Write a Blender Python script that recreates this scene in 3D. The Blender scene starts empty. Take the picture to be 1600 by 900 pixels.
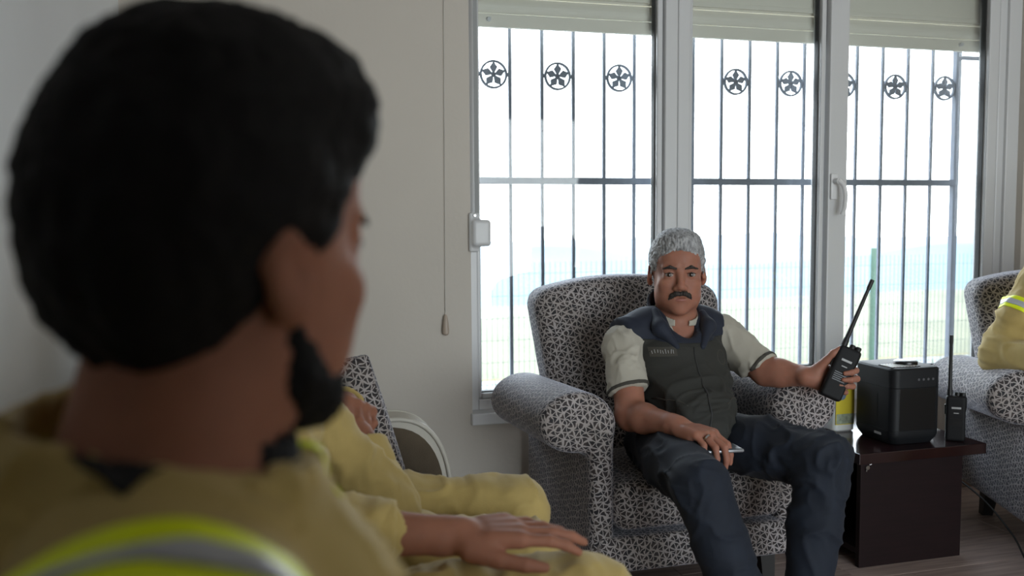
import bpy, bmesh, math, random
import numpy as np
from mathutils import Vector, Matrix, Quaternion
from mathutils.bvhtree import BVHTree

random.seed(7)
R = math.radians
scene = bpy.context.scene
COL = scene.collection

# ------------------------------------------------------------------ camera
cam_data = bpy.data.cameras.new('camera')
cam_data.lens = 32.625
cam_data.sensor_width = 36.0
cam_data.sensor_fit = 'HORIZONTAL'
cam_data.clip_start = 0.02
cam_data.clip_end = 5000
cam = bpy.data.objects.new('camera', cam_data)
COL.objects.link(cam)
YAW, PIT, ROLL = R(15.9), R(-4.3), R(.37)
fwd = Vector((math.sin(YAW)*math.cos(PIT), math.cos(YAW)*math.cos(PIT), math.sin(PIT)))
rgt = Vector((math.cos(YAW), -math.sin(YAW), 0))
upv = rgt.cross(fwd)
r2 = rgt*math.cos(ROLL) - upv*math.sin(ROLL)
u2 = upv*math.cos(ROLL) + rgt*math.sin(ROLL)
cam.matrix_world = Matrix(((r2.x, u2.x, -fwd.x, 0), (r2.y, u2.y, -fwd.y, 0),
                           (r2.z, u2.z, -fwd.z, 1.12), (0, 0, 0, 1)))
cam_data.dof.use_dof = True
cam_data.dof.focus_distance = 2.75
cam_data.dof.aperture_fstop = 3.2
scene.camera = cam

# ------------------------------------------------------------------ view, world, light
scene.view_settings.view_transform = 'Standard'
scene.view_settings.look = 'None'
scene.view_settings.gamma = 1.0
scene.view_settings.use_curve_mapping = False
scene.view_settings.exposure = -0.52
scene.cycles.max_bounces = 10
scene.cycles.diffuse_bounces = 6
scene.cycles.transparent_max_bounces = 16
scene.cycles.sample_clamp_indirect = 8.0
scene.cycles.use_denoising = True
scene.cycles.caustics_reflective = False
scene.cycles.caustics_refractive = False

SKY = 12.5
world = bpy.data.worlds.new('sky')
scene.world = world
world.use_nodes = True
wn, wl = world.node_tree.nodes, world.node_tree.links
bg = wn['Background']
tc = wn.new('ShaderNodeTexCoord')
sx = wn.new('ShaderNodeSeparateXYZ')
wl.new(tc.outputs['Generated'], sx.inputs[0])
rp = wn.new('ShaderNodeValToRGB')
rp.color_ramp.elements[0].position = 0.0
rp.color_ramp.elements[0].color = (.93, .97, 1.0, 1)
rp.color_ramp.elements[1].position = 1.0
rp.color_ramp.elements[1].color = (.62, .78, 1.0, 1)
wl.new(sx.outputs['Z'], rp.inputs[0])
wl.new(rp.outputs[0], bg.inputs[0])
bg.inputs[1].default_value = SKY

def portal(loc, rot, sx_, sy_):
    l = bpy.data.lights.new('window_portal', 'AREA')
    l.shape = 'RECTANGLE'; l.size = sx_; l.size_y = sy_
    l.cycles.is_portal = True
    o = bpy.data.objects.new('window_portal', l)
    o.location = loc; o.rotation_euler = rot
    COL.objects.link(o)
portal((1.91, 3.16, 1.2), (R(-90), 0, 0), 2.3, 1.6)
portal((1.85, -2.7, 1.15), (R(90), 0, 0), 3.1, 2.1)

# ------------------------------------------------------------------ numpy noise
def _hash(i, j, k, s):
    n = (i*374761393 + j*668265263 + k*2147483647 + s*144269504) & 0xffffffff
    n = ((n ^ (n >> 13))*1274126177) & 0xffffffff
    n = n ^ (n >> 16)
    return (n & 0xffff)/65535.0
def vnoise(P, s=0):
    P = np.asarray(P, np.float64)
    I = np.floor(P).astype(np.int64); f = P - I
    f = f*f*(3-2*f); r = 0
    for a in (0, 1):
        for b in (0, 1):
            for c in (0, 1):
                w = (f[:, 0] if a else 1-f[:, 0])*(f[:, 1] if b else 1-f[:, 1])*(f[:, 2] if c else 1-f[:, 2])
                r = r + w*_hash(I[:, 0]+a, I[:, 1]+b, I[:, 2]+c, s)
    return r
def ridged(P, s=0):
    return 1-np.abs(2*vnoise(P, s)-1)

# ------------------------------------------------------------------ signed-distance modelling
def rot_to(z, x=None):
    z = np.array(z, float); z /= np.linalg.norm(z)
    x = np.array(x if x is not None else ((1, 0, 0) if abs(z[0]) < .9 else (0, 1, 0)), float)
    x = x - z*(x@z); x /= np.linalg.norm(x)
    return np.stack([x, np.cross(z, x), z], 1)      # columns = local axes

class Field:
    def __init__(self):
        self.prims = []; self.M = np.eye(3); self.p = np.zeros(3); self.s = 1.0; self.clips = []
    def frame(self, pos=(0, 0, 0), M=None, s=1.0):
        self.p = np.array(pos, float); self.M = np.eye(3) if M is None else np.array(M, float); self.s = s
        return self
    def _w(self, q): return self.p + self.s*(self.M @ np.array(q, float))
    def cone(self, a, b, ra, rb=None, k=.012, op='add'):
        a, b = self._w(a), self._w(b); rb = ra if rb is None else rb
        ra, rb = ra*self.s, rb*self.s
        lo = np.minimum(a-ra, b-rb); hi = np.maximum(a+ra, b+rb)
        ba = b-a; L = max(float(ba@ba), 1e-12)
        def fn(X, Y, Z):
            px, py, pz = X-a[0], Y-a[1], Z-a[2]
            t = np.clip((px*ba[0]+py*ba[1]+pz*ba[2])/L, 0, 1)
            return np.sqrt((px-t*ba[0])**2+(py-t*ba[1])**2+(pz-t*ba[2])**2)-(ra+t*(rb-ra))
        self.prims.append((lo, hi, fn, k*self.s, op)); return self
    def chain(self, pts, rs, k=.012):
        for i in range(len(pts)-1): self.cone(pts[i], pts[i+1], rs[i], rs[i+1], k)
        return self
    def ell(self, c, r, rot=None, k=.012, op='add'):
        c = self._w(c); r = np.array(r, float)*self.s
        A = self.M if rot is None else self.M @ np.array(rot, float)
        ext = np.sqrt(((A*r)**2).sum(1)); lo, hi = c-ext, c+ext
        def fn(X, Y, Z):
            px, py, pz = X-c[0], Y-c[1], Z-c[2]
            u = (px*A[0, 0]+py*A[1, 0]+pz*A[2, 0])/r[0]
            v = (px*A[0, 1]+py*A[1, 1]+pz*A[2, 1])/r[1]
            w = (px*A[0, 2]+py*A[1, 2]+pz*A[2, 2])/r[2]
            k0 = np.sqrt(u*u+v*v+w*w)+1e-9
            k1 = np.sqrt((u/r[0])**2+(v/r[1])**2+(w/r[2])**2)+1e-9
            return k0*(k0-1)/k1
        self.prims.append((lo, hi, fn, k*self.s, op)); return self
    def box(self, c, half, rad=.01, rot=None, k=.012, op='add'):
        c = self._w(c); hb = np.array(half, float)*self.s; rad = rad*self.s
        A = self.M if rot is None else self.M @ np.array(rot, float)
        ext = (np.abs(A)*hb).sum(1); lo, hi = c-ext, c+ext
        hh = np.maximum(hb-rad, 1e-4)
        def fn(X, Y, Z):
            px, py, pz = X-c[0], Y-c[1], Z-c[2]
            q = [np.abs(px*A[0, i]+py*A[1, i]+pz*A[2, i])-hh[i] for i in range(3)]
            o = np.sqrt(np.maximum(q[0], 0)**2+np.maximum(q[1], 0)**2+np.maximum(q[2], 0)**2)
            return o+np.minimum(np.maximum(q[0], np.maximum(q[1], q[2])), 0)-rad
        self.prims.append((lo, hi, fn, k*self.s, op)); return self
    def func(self, lo, hi, fn, k=.01, op='add'):
        self.prims.append((np.array(lo, float), np.array(hi, float), fn, k, op)); return self
    def clip(self, pt, n, k=0.0):
        self.prims.append((None, None, (self._w(pt), self.M @ np.array(n, float)), k*self.s, 'clip')); return self
    def mesh(self, h, smooth=1, bounds=None):
        adds = [q for q in self.prims if q[4] == 'add']
        lo = np.min([q[0] for q in adds], 0)-3*h; hi = np.max([q[1] for q in adds], 0)+3*h
        if bounds is not None: lo = np.maximum(lo, bounds[0]); hi = np.minimum(hi, bounds[1])
        n = np.ceil((hi-lo)/h).astype(int)+1
        D = np.full(n, .5, np.float32)
        ax = [(lo[i]+h*np.arange(n[i])).astype(np.float32) for i in range(3)]
        for plo, phi, fn, k, op in self.prims:
            if op == 'clip':
                nn = fn[1]/np.linalg.norm(fn[1])
                d = ((ax[0]-fn[0][0])*nn[0])[:, None, None]+((ax[1]-fn[0][1])*nn[1])[None, :, None]+((ax[2]-fn[0][2])*nn[2])[None, None, :]
                D = np.maximum(D, d.astype(np.float32)); continue
            m = k+2.5*h
            i0 = np.maximum(np.floor((plo-m-lo)/h).astype(int), 0); i1 = np.minimum(np.ceil((phi+m-lo)/h).astype(int)+1, n)
            if (i1 <= i0).any(): continue
            sl = tuple(slice(a, b) for a, b in zip(i0, i1))
            d = fn(ax[0][sl[0]][:, None, None], ax[1][sl[1]][None, :, None], ax[2][sl[2]][None, None, :]).astype(np.float32)
            c = D[sl]
            if op == 'sub':
                hh = np.maximum(k-np.abs(c+d), 0)/max(k, 1e-6)
                D[sl] = np.maximum(c, -d)+hh*hh*k/4
            else:
                hh = np.maximum(k-np.abs(c-d), 0)/max(k, 1e-6)
                D[sl] = np.minimum(c, d)-hh*hh*k/4
        return nets(D, lo, h, smooth)

def nets(D, lo, h, smooth):
    s = D < 0
    cnt = np.zeros(np.array(D.shape)-1, np.uint8)
    for a in (0, 1):
        for b in (0, 1):
            for c in (0, 1):
                cnt += s[a:s.shape[0]-1+a, b:s.shape[1]-1+b, c:s.shape[2]-1+c]
    act = (cnt > 0) & (cnt < 8)
    I, J, K = np.nonzero(act)
    idx = np.full(act.shape, -1, np.int64); idx[I, J, K] = np.arange(len(I))
    pos = np.zeros((len(I), 3)); num = np.zeros(len(I))
    cs = [(a, b, c) for a in (0, 1) for b in (0, 1) for c in (0, 1)]
    for a in cs:
        for ax in range(3):
            if a[ax]: continue
            b = list(a); b[ax] = 1
            da = D[I+a[0], J+a[1], K+a[2]]; db = D[I+b[0], J+b[1], K+b[2]]
            x = (da < 0) != (db < 0)
            t = np.where(x, da/np.where(x, da-db, 1), 0)
            e = np.zeros((len(I), 3)); e[:] = a; e[:, ax] = t
            pos += e*x[:, None]; num += x
    V = np.stack([I, J, K], 1)+pos/num[:, None]
    F = []
    for ax in range(3):
        o = [i for i in range(3) if i != ax]
        s0 = [slice(None)]*3; s1 = [slice(None)]*3
        s0[ax] = slice(0, -1); s1[ax] = slice(1, None)
        cr = s[tuple(s0)] != s[tuple(s1)]
        e = np.argwhere(cr)
        e = e[(e[:, o[0]] > 0) & (e[:, o[1]] > 0) & (e[:, o[0]] < idx.shape[o[0]]) & (e[:, o[1]] < idx.shape[o[1]])]
        if not len(e): continue
        def g(d0, d1):
            q = e.copy(); q[:, o[0]] += d0; q[:, o[1]] += d1
            return idx[q[:, 0], q[:, 1], q[:, 2]]
        quad = np.stack([g(-1, -1), g(0, -1), g(0, 0), g(-1, 0)], 1)
        ins = s[e[:, 0], e[:, 1], e[:, 2]]
        if ax == 1: ins = ~ins
        quad = np.where(ins[:, None], quad, quad[:, ::-1])
        F.append(quad)
    F = np.concatenate(F); F = F[(F >= 0).all(1)]
    V = lo+V*h
    for _ in range(smooth): V = relax(V, F, .5)
    return V, F

def relax(V, F, lam):
    acc = np.zeros_like(V); n = np.zeros(len(V))
    for a, b in ((0, 1), (1, 2), (2, 3), (3, 0)):
        i, j = F[:, a], F[:, b]
        for q, w in ((i, j), (j, i)):
            for c in range(3): acc[:, c] += np.bincount(q, V[w, c], len(V))
            n += np.bincount(q, minlength=len(V))
    return V+lam*(acc/np.maximum(n, 1)[:, None]-V)

def vnormals(V, F):
    fn = np.cross(V[F[:, 2]]-V[F[:, 0]], V[F[:, 3]]-V[F[:, 1]])
    N = np.zeros_like(V)
    for a in range(4):
        for c in range(3): N[:, c] += np.bincount(F[:, a], fn[:, c], len(V))
    return N/np.maximum(np.linalg.norm(N, axis=1), 1e-12)[:, None]

def displace(V, F, fn):
    N = vnormals(V, F)
    return V+N*fn(V, N)[:, None]

# ------------------------------------------------------------------ object helpers
def tag(o, label=None, cat=None, group=None, kind=None):
    if label: o['label'] = label
    if cat: o['category'] = cat
    if group: o['group'] = group
    if kind: o['kind'] = kind
    return o
def empty(name, loc=(0, 0, 0), rz=0):
    o = bpy.data.objects.new(name, None); o.location = loc; o.rotation_euler = (0, 0, rz)
    o.empty_display_size = .05
    COL.objects.link(o); return o
def link(name, me, mat=None, parent=None, smooth=False):
    o = bpy.data.objects.new(name, me)
    COL.objects.link(o)
    if mat is not None:
        for m in (mat if isinstance(mat, (list, tuple)) else [mat]): me.materials.append(m)
    if parent is not None:
        o.parent = parent
        w = parent; inv = Matrix.Identity(4)
        chain = []
        while w is not None: chain.append(w.matrix_basis.copy()); w = w.parent
        for m in chain: inv = inv @ m.inverted() if False else m @ inv if False else inv
        full = Matrix.Identity(4)
        for m in reversed(chain): full = full @ m
        if o.parent: o.matrix_basis = full.inverted()
    if smooth: me.polygons.foreach_set('use_smooth', np.ones(len(me.polygons), bool))
    return o
def from_vf(name, V, F, mat=None, parent=None, smooth=True, uv=False):
    """numpy vertices + quads -> one mesh object (world coordinates)"""
    me = bpy.data.meshes.new(name)
    me.vertices.add(len(V)); me.vertices.foreach_set('co', np.ascontiguousarray(V, np.float32).ravel())
    n = F.shape[1]
    me.loops.add(F.size); me.loops.foreach_set('vertex_index', np.ascontiguousarray(F, np.int32).ravel())
    me.polygons.add(len(F)); me.polygons.foreach_set('loop_start', np.arange(0, F.size, n, dtype=np.int32))
    me.update(calc_edges=True); me.validate()
    o = link(name, me, mat, parent, smooth)
    if uv: box_uv(me)
    return o
def box_uv(me):
    l = me.uv_layers.new(name='cloth')
    n = len(me.polygons)
    nv = np.zeros(len(me.vertices)*3, np.float32); me.vertices.foreach_get('co', nv); nv = nv.reshape(-1, 3)
    uvs = np.zeros((len(me.loops), 2), np.float32)
    for p in me.polygons:
        a = max(range(3), key=lambda i: abs(p.normal[i]))
        o = ((1, 2), (0, 2), (0, 1))[a]
        for li in p.loop_indices:
            c = nv[me.loops[li].vertex_index]; uvs[li] = (c[o[0]], c[o[1]])
    l.data.foreach_set('uv', uvs.ravel())

class B:
    """collects boxes, tubes and lathes into one mesh (world coordinates)"""
    def __init__(self): self.bm = bmesh.new()
    def box(self, lo, hi, bev=0.0, seg=2, M=None):
        vs = [self.bm.verts.new((x, y, z)) for x in (lo[0], hi[0]) for y in (lo[1], hi[1]) for z in (lo[2], hi[2])]
        q = ((0, 1, 3, 2), (4, 6, 7, 5), (0, 4, 5, 1), (2, 3, 7, 6), (0, 2, 6, 4), (1, 5, 7, 3))
        fs = [self.bm.faces.new([vs[i] for i in f]) for f in q]
        new = vs
        if bev > 0:
            es = list({e for f in fs for e in f.edges})
            r = bmesh.ops.bevel(self.bm, geom=es, offset=bev, segments=seg, affect='EDGES', profile=.5)
            new = list({v for v in r['verts']} | {v for v in vs if v.is_valid})
        if M is not None:
            for v in new: v.co = M @ v.co
        return self
    def tube(self, pts, r, seg=8, caps=True):
        pts = [Vector(p) for p in pts]; rs = r if isinstance(r, (list, tuple)) else [r]*len(pts)
        rings = []; prev = None
        for i, p in enumerate(pts):
            t = (pts[min(i+1, len(pts)-1)]-pts[max(i-1, 0)]).normalized()
            x = prev if prev is not None else (Vector((0, 0, 1)) if abs(t.z) < .9 else Vector((1, 0, 0)))
            x = (x-t*x.dot(t)).normalized(); prev = x; y = t.cross(x)
            rings.append([self.bm.verts.new(p+(x*math.cos(2*math.pi*j/seg)+y*math.sin(2*math.pi*j/seg))*rs[i]) for j in range(seg)])
        for a, b in zip(rings, rings[1:]):
            for j in range(seg): self.bm.faces.new((a[j], a[(j+1) % seg], b[(j+1) % seg], b[j]))
        if caps:
            self.bm.faces.new(rings[0][::-1]); self.bm.faces.new(rings[-1])
        return self
    def lathe(self, prof, c=(0, 0, 0), seg=24, M=None):
        """prof: (radius, height) pairs"""
        rings = []
        for r, z in prof:
            rings.append([self.bm.verts.new((c[0]+max(r, 1e-5)*math.cos(2*math.pi*j/seg), c[1]+max(r, 1e-5)*math.sin(2*math.pi*j/seg), c[2]+z)) for j in range(seg)])
        for a, b in zip(rings, rings[1:]):
            for j in range(seg): self.bm.faces.new((a[j], a[(j+1) % seg], b[(j+1) % seg], b[j]))
        self.bm.faces.new(rings[0][::-1]); self.bm.faces.new(rings[-1])
        if M is not None:
            for rg in rings:
                for v in rg: v.co = M @ v.co
        return self
    def poly(self, pts, depth):
        """closed outline (list of 3-D points) extruded by a vector"""
        d = Vector(depth)
        a = [self.bm.verts.new(p) for p in pts]; b = [self.bm.verts.new(Vector(p)+d) for p in pts]
        self.bm.faces.new(a[::-1]); self.bm.faces.new(b)
        n = len(a)
        for i in range(n): self.bm.faces.new((a[i], a[(i+1) % n], b[(i+1) % n], b[i]))
        return self
    def build(self, name, mat=None, parent=None, smooth=False, uv=False):
        bmesh.ops.recalc_face_normals(self.bm, faces=self.bm.faces)
        me = bpy.data.meshes.new(name); self.bm.to_mesh(me); self.bm.free()
        o = link(name, me, mat, parent, smooth)
        if smooth == 'auto':
            me.polygons.foreach_set('use_smooth', np.ones(len(me.polygons), bool))
            me.set_sharp_from_angle(angle=R(35))
        if uv: box_uv(me)
        return o
def copy_tree(o, parent=None):
    c = o.copy(); COL.objects.link(c); c.parent = parent
    for ch in list(o.children): copy_tree(ch, c)
    return c

# ------------------------------------------------------------------ materials
def mat(name, col, rough=.6, metal=0.0, var=0.0, vscale=6.0, bump=0.0, bscale=200.0, spec=None, sss=0.0, sheen=0.0, stretch=None):
    m = bpy.data.materials.new(name); m.use_nodes = True
    nt = m.node_tree; b = nt.nodes['Principled BSDF']
    b.inputs['Base Color'].default_value = (*col, 1); b.inputs['Roughness'].default_value = rough
    b.inputs['Metallic'].default_value = metal
    if spec is not None: b.inputs['Specular IOR Level'].default_value = spec
    if sss: 
        b.inputs['Subsurface Weight'].default_value = sss; b.inputs['Subsurface Radius'].default_value = (.012, .004, .002)
        b.inputs['Subsurface Scale'].default_value = 1.0
    if sheen:
        b.inputs['Sheen Weight'].default_value = sheen; b.inputs['Sheen Roughness'].default_value = .5
    t = nt.nodes.new('ShaderNodeTexCoord'); src = t.outputs['Object']
    if stretch:
        mp = nt.nodes.new('ShaderNodeMapping'); mp.inputs['Scale'].default_value = stretch
        nt.links.new(src, mp.inputs[0]); src = mp.outputs[0]
    if var:
        n = nt.nodes.new('ShaderNodeTexNoise'); n.inputs['Scale'].default_value = vscale; n.inputs['Detail'].default_value = 5
        nt.links.new(src, n.inputs[0])
        mx = nt.nodes.new('ShaderNodeMixRGB'); mx.blend_type = 'MULTIPLY'; mx.inputs[0].default_value = 1
        r = nt.nodes.new('ShaderNodeValToRGB')
        r.color_ramp.elements[0].color = (1-var,)*3+(1,); r.color_ramp.elements[1].color = (1+var,)*3+(1,)
        r.color_ramp.elements[0].position = .3; r.color_ramp.elements[1].position = .7
        nt.links.new(n.outputs['Fac'], r.inputs[0])
        mx.inputs[1].default_value = (*col, 1); nt.links.new(r.outputs[0], mx.inputs[2])
        nt.links.new(mx.outputs[0], b.inputs['Base Color'])
    if bump:
        n2 = nt.nodes.new('ShaderNodeTexNoise'); n2.inputs['Scale'].default_value = bscale; n2.inputs['Detail'].default_value = 3
        nt.links.new(src, n2.inputs[0])
        bp = nt.nodes.new('ShaderNodeBump'); bp.inputs['Strength'].default_value = bump; bp.inputs['Distance'].default_value = .002
        nt.links.new(n2.outputs['Fac'], bp.inputs['Height']); nt.links.new(bp.outputs[0], b.inputs['Normal'])
    return m

M = {}
M['wall'] = mat('wall_paint', (.59, .545, .485), .8, var=.04, vscale=1.5, bump=.25, bscale=60)
M['light_block'] = mat('brown_light_block', (.10, .065, .045), .5, var=.2, vscale=6, stretch=(8, 8, 1))  # kept dark so the added partition bounces little light
M['wall_skylit'] = mat('skylit_wall_paint', (.86, .89, .92), .8, var=.03, vscale=1.5, bump=.25, bscale=60)  # left wall: bluish window light put into a paler, cooler colour
M['ceiling'] = mat('ceiling_paint', (.75, .73, .70), .9)
M['pvc'] = mat('white_pvc', (.66, .665, .67), .35)
M['shutter'] = mat('cream_shutter', (.86, .82, .72), .5)
M['gasket'] = mat('black_gasket', (.03, .03, .03), .6)
M['iron'] = mat('grey_painted_iron', (.19, .21, .25), .7, var=.1, vscale=30, spec=.2)
M['green_post'] = mat('green_fence_paint', (.035, .085, .055), .5)
M['wire'] = mat('fence_wire', (.08, .10, .09), .5)
M['base'] = mat('baseboard_wood', (.12, .075, .05), .5, var=.2, vscale=10)
M['table'] = mat('dark_wenge_laminate', (.016, .005, .006), .17, var=.2, vscale=8, stretch=(1, 1, 12), spec=.8)
M['table_side'] = mat('dark_wenge_board', (.012, .0045, .005), .5, var=.2, vscale=8, stretch=(1, 1, 12), spec=.25)
M['black_leg'] = mat('black_wood', (.015, .013, .012), .5)
M['sofa_fabric'] = mat('brown_microfibre', (.115, .088, .058), .9, var=.18, vscale=14, bump=.3, bscale=300, sheen=.03)
M['sofa_leather'] = mat('cream_leatherette', (.60, .57, .50), .45, var=.05, bump=.15, bscale=120)
M['khaki'] = mat('khaki_cotton', (.455, .335, .115), .85, var=.10, vscale=12, bump=.25, bscale=500, sheen=.15)
M['neon'] = mat('fluorescent_yellow_tape', (.85, .97, .01), .55, bump=.15, bscale=500)
M['silver'] = mat('silver_reflective_tape', (.48, .50, .53), .35, bump=.15, bscale=600)
M['navy'] = mat('navy_softshell', (.013, .018, .034), .75, var=.12, vscale=20, bump=.2, bscale=400, sheen=.05)
M['olive'] = mat('olive_softshell', (.028, .028, .024), .8, var=.12, vscale=20, bump=.2, bscale=400, sheen=.03)
M['shirt'] = mat('pale_grey_polo_cotton', (.48, .45, .38), .85, var=.05, bump=.2, bscale=600)
M['trim'] = mat('dark_olive_trim', (.06, .055, .045), .8)
M['jeans'] = mat('navy_trouser_cotton', (.008, .013, .025), .8, var=.15, vscale=25, bump=.2, bscale=500, sheen=.03)
M['tee'] = mat('black_cotton', (.008, .008, .009), .85)
M['skin'] = mat('skin', (.385, .175, .12), .5, var=.08, vscale=30, sss=.35, bump=.06, bscale=250, spec=.22)
M['skin_tan'] = mat('tanned_skin', (.30, .13, .082), .62, var=.08, vscale=30, sss=.12, bump=.06, bscale=250, spec=.22)
M['lip'] = mat('lips', (.36, .14, .11), .45)
M['eye'] = mat('eye_white', (.36, .33, .31), .35)
M['iris'] = mat('brown_iris', (.03, .017, .01), .15)
M['hair_black'] = mat('black_hair', (.006, .0055, .0055), .75, var=.3, vscale=60, bump=.5, bscale=250, stretch=(1, 1, .35), spec=.2)
M['hair_grey'] = mat('grey_hair', (.34, .34, .345), .6, var=.55, vscale=160, bump=1.0, bscale=260, stretch=(1, 1, .35))
M['brow'] = mat('dark_facial_hair', (.035, .028, .024), .7, var=.4, vscale=200, bump=.8, bscale=400)
M['radio'] = mat('black_radio_plastic', (.008, .008, .009), .6, bump=.05, bscale=600, spec=.25)
M['radio_text'] = mat('pale_print', (.45, .45, .45), .5)
M['purifier'] = mat('charcoal_plastic', (.010, .011, .013), .5, spec=.3)
M['purifier_gloss'] = mat('smoked_black_plastic', (.007, .007, .008), .3)
M['chrome'] = mat('chrome', (.6, .6, .6), .2, metal=1)
M['rubber'] = mat('black_cable', (.01, .01, .01), .5)
M['phone'] = mat('phone_silver', (.35, .36, .38), .3, metal=.6)
M['screen'] = mat('phone_glass', (.02, .028, .04), .3, spec=.15)
M['jug'] = mat('white_translucent_plastic', (.75, .76, .74), .35, sss=.2)
M['label_y'] = mat('yellow_label', (.72, .58, .04), .5)
M['label_b'] = mat('grey_blue_emblem', (.16, .22, .30), .5)
M['label_g'] = mat('green_grey_label_print', (.32, .36, .26), .5, var=.4, vscale=60)
M['gravel'] = mat('pale_gravel', (.24, .235, .215), .9, var=.15, vscale=8)
M['field'] = mat('dry_grass_field', (.155, .148, .085), .9, var=.2, vscale=.8)
M['grass'] = mat('green_grass', (.06, .085, .02), .8, var=.3, vscale=3)
M['hill'] = mat('hazed_wooded_hill', (.125, .185, .215), .95, var=.12, vscale=.012)  # blue of the haze mixed into the base colour
M['hill_far'] = mat('hazed_distant_hill', (.20, .24, .25), .95, var=.06, vscale=.006)  # paler than the near ridge: more distance haze in the colour

def glass_mat():
    m = bpy.data.materials.new('window_glass'); m.use_nodes = True
    nt = m.node_tree; nt.nodes.remove(nt.nodes['Principled BSDF'])
    out = nt.nodes['Material Output']
    tr = nt.nodes.new('ShaderNodeBsdfTransparent'); tr.inputs[0].default_value = (.97, .985, .98, 1)
    gl = nt.nodes.new('ShaderNodeBsdfGlossy'); gl.inputs['Roughness'].default_value = .02
    fr = nt.nodes.new('ShaderNodeFresnel'); fr.inputs[0].default_value = 1.45
    mx = nt.nodes.new('ShaderNodeMixShader')
    nt.links.new(fr.outputs[0], mx.inputs[0]); nt.links.new(tr.outputs[0], mx.inputs[1]); nt.links.new(gl.outputs[0], mx.inputs[2])
    nt.links.new(mx.outputs[0], out.inputs[0]); return m
M['glass'] = glass_mat()

def math_node(nt, op, a, b=None):
    n = nt.nodes.new('ShaderNodeMath'); n.operation = op
    for i, v in enumerate((a, b)):
        if v is None: continue
        if isinstance(v, (int, float)): n.inputs[i].default_value = v
        else: nt.links.new(v, n.inputs[i])
    return n.outputs[0]

def star_fabric():
    """woven upholstery: dark triangular shards between pale ribs that meet in stars"""
    m = bpy.data.materials.new('star_lattice_upholstery'); m.use_nodes = True
    nt = m.node_tree; b = nt.nodes['Principled BSDF']
    uv = nt.nodes.new('ShaderNodeUVMap'); uv.uv_map = 'cloth'
    nz = nt.nodes.new('ShaderNodeTexNoise'); nz.inputs['Scale'].default_value = 44; nz.inputs['Detail'].default_value = 1
    nt.links.new(uv.outputs[0], nz.inputs[0])
    sub = nt.nodes.new('ShaderNodeVectorMath'); sub.operation = 'SUBTRACT'; sub.inputs[1].default_value = (.5, .5, .5)
    nt.links.new(nz.outputs['Color'], sub.inputs[0])
    sc = nt.nodes.new('ShaderNodeVectorMath'); sc.operation = 'SCALE'; sc.inputs['Scale'].default_value = .021
    nt.links.new(sub.outputs[0], sc.inputs[0])
    ad = nt.nodes.new('ShaderNodeVectorMath'); ad.operation = 'ADD'
    nt.links.new(uv.outputs[0], ad.inputs[0]); nt.links.new(sc.outputs[0], ad.inputs[1])
    S = .0180
    best = None
    for ang, off in ((0, 0), (60, 0), (120, 0)):
        d = nt.nodes.new('ShaderNodeVectorMath'); d.operation = 'DOT_PRODUCT'
        d.inputs[1].default_value = (math.cos(R(ang+12))/S, math.sin(R(ang+12))/S, 0)
        nt.links.new(ad.outputs[0], d.inputs[0])
        f = math_node(nt, 'FRACT', math_node(nt, 'ADD', d.outputs['Value'], 100.5+off))
        q = math_node(nt, 'ABSOLUTE', math_node(nt, 'SUBTRACT', f, .5))
        best = q if best is None else math_node(nt, 'MINIMUM', best, q)
    wn_ = nt.nodes.new('ShaderNodeTexNoise'); wn_.inputs['Scale'].default_value = 60; nt.links.new(uv.outputs[0], wn_.inputs[0])
    w = math_node(nt, 'MULTIPLY_ADD', wn_.outputs['Fac'], .17)
    w.node.inputs[2].default_value = .015
    mask = nt.nodes.new('ShaderNodeMapRange'); mask.interpolation_type = 'SMOOTHSTEP'
    dd = math_node(nt, 'SUBTRACT', best, w)
    nt.links.new(dd, mask.inputs[0]); mask.inputs[1].default_value = -.025; mask.inputs[2].default_value = .025
    tone = nt.nodes.new('ShaderNodeTexNoise'); tone.inputs['Scale'].default_value = 7; nt.links.new(uv.outputs[0], tone.inputs[0])
    lr = nt.nodes.new('ShaderNodeValToRGB')
    lr.color_ramp.elements[0].position = .35; lr.color_ramp.elements[0].color = (.36, .32, .30, 1)
    lr.color_ramp.elements[1].position = .65; lr.color_ramp.elements[1].color = (.47, .43, .43, 1)
    nt.links.new(tone.outputs['Fac'], lr.inputs[0])
    dr = nt.nodes.new('ShaderNodeValToRGB')
    dr.color_ramp.elements[0].position = .4; dr.color_ramp.elements[0].color = (.016, .015, .018, 1)
    dr.color_ramp.elements[1].position = .62; dr.color_ramp.elements[1].color = (.06, .045, .042, 1)
    nt.links.new(wn_.outputs['Fac'], dr.inputs[0])
    mx = nt.nodes.new('ShaderNodeMixRGB'); nt.links.new(mask.outputs[0], mx.inputs[0])
    nt.links.new(lr.outputs[0], mx.inputs[1]); nt.links.new(dr.outputs[0], mx.inputs[2])
    nt.links.new(mx.outputs[0], b.inputs['Base Color'])
    b.inputs['Roughness'].default_value = .75
    b.inputs['Sheen Weight'].default_value = .5; b.inputs['Sheen Roughness'].default_value = .4; b.inputs['Sheen Tint'].default_value = (.80, .84, 1, 1)
    bp = nt.nodes.new('ShaderNodeBump'); bp.inputs['Strength'].default_value = .4; bp.inputs['Distance'].default_value = .002; bp.invert = True
    nt.links.new(mask.outputs[0], bp.inputs['Height']); nt.links.new(bp.outputs[0], b.inputs['Normal'])
    return m
M['star'] = star_fabric()

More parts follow.
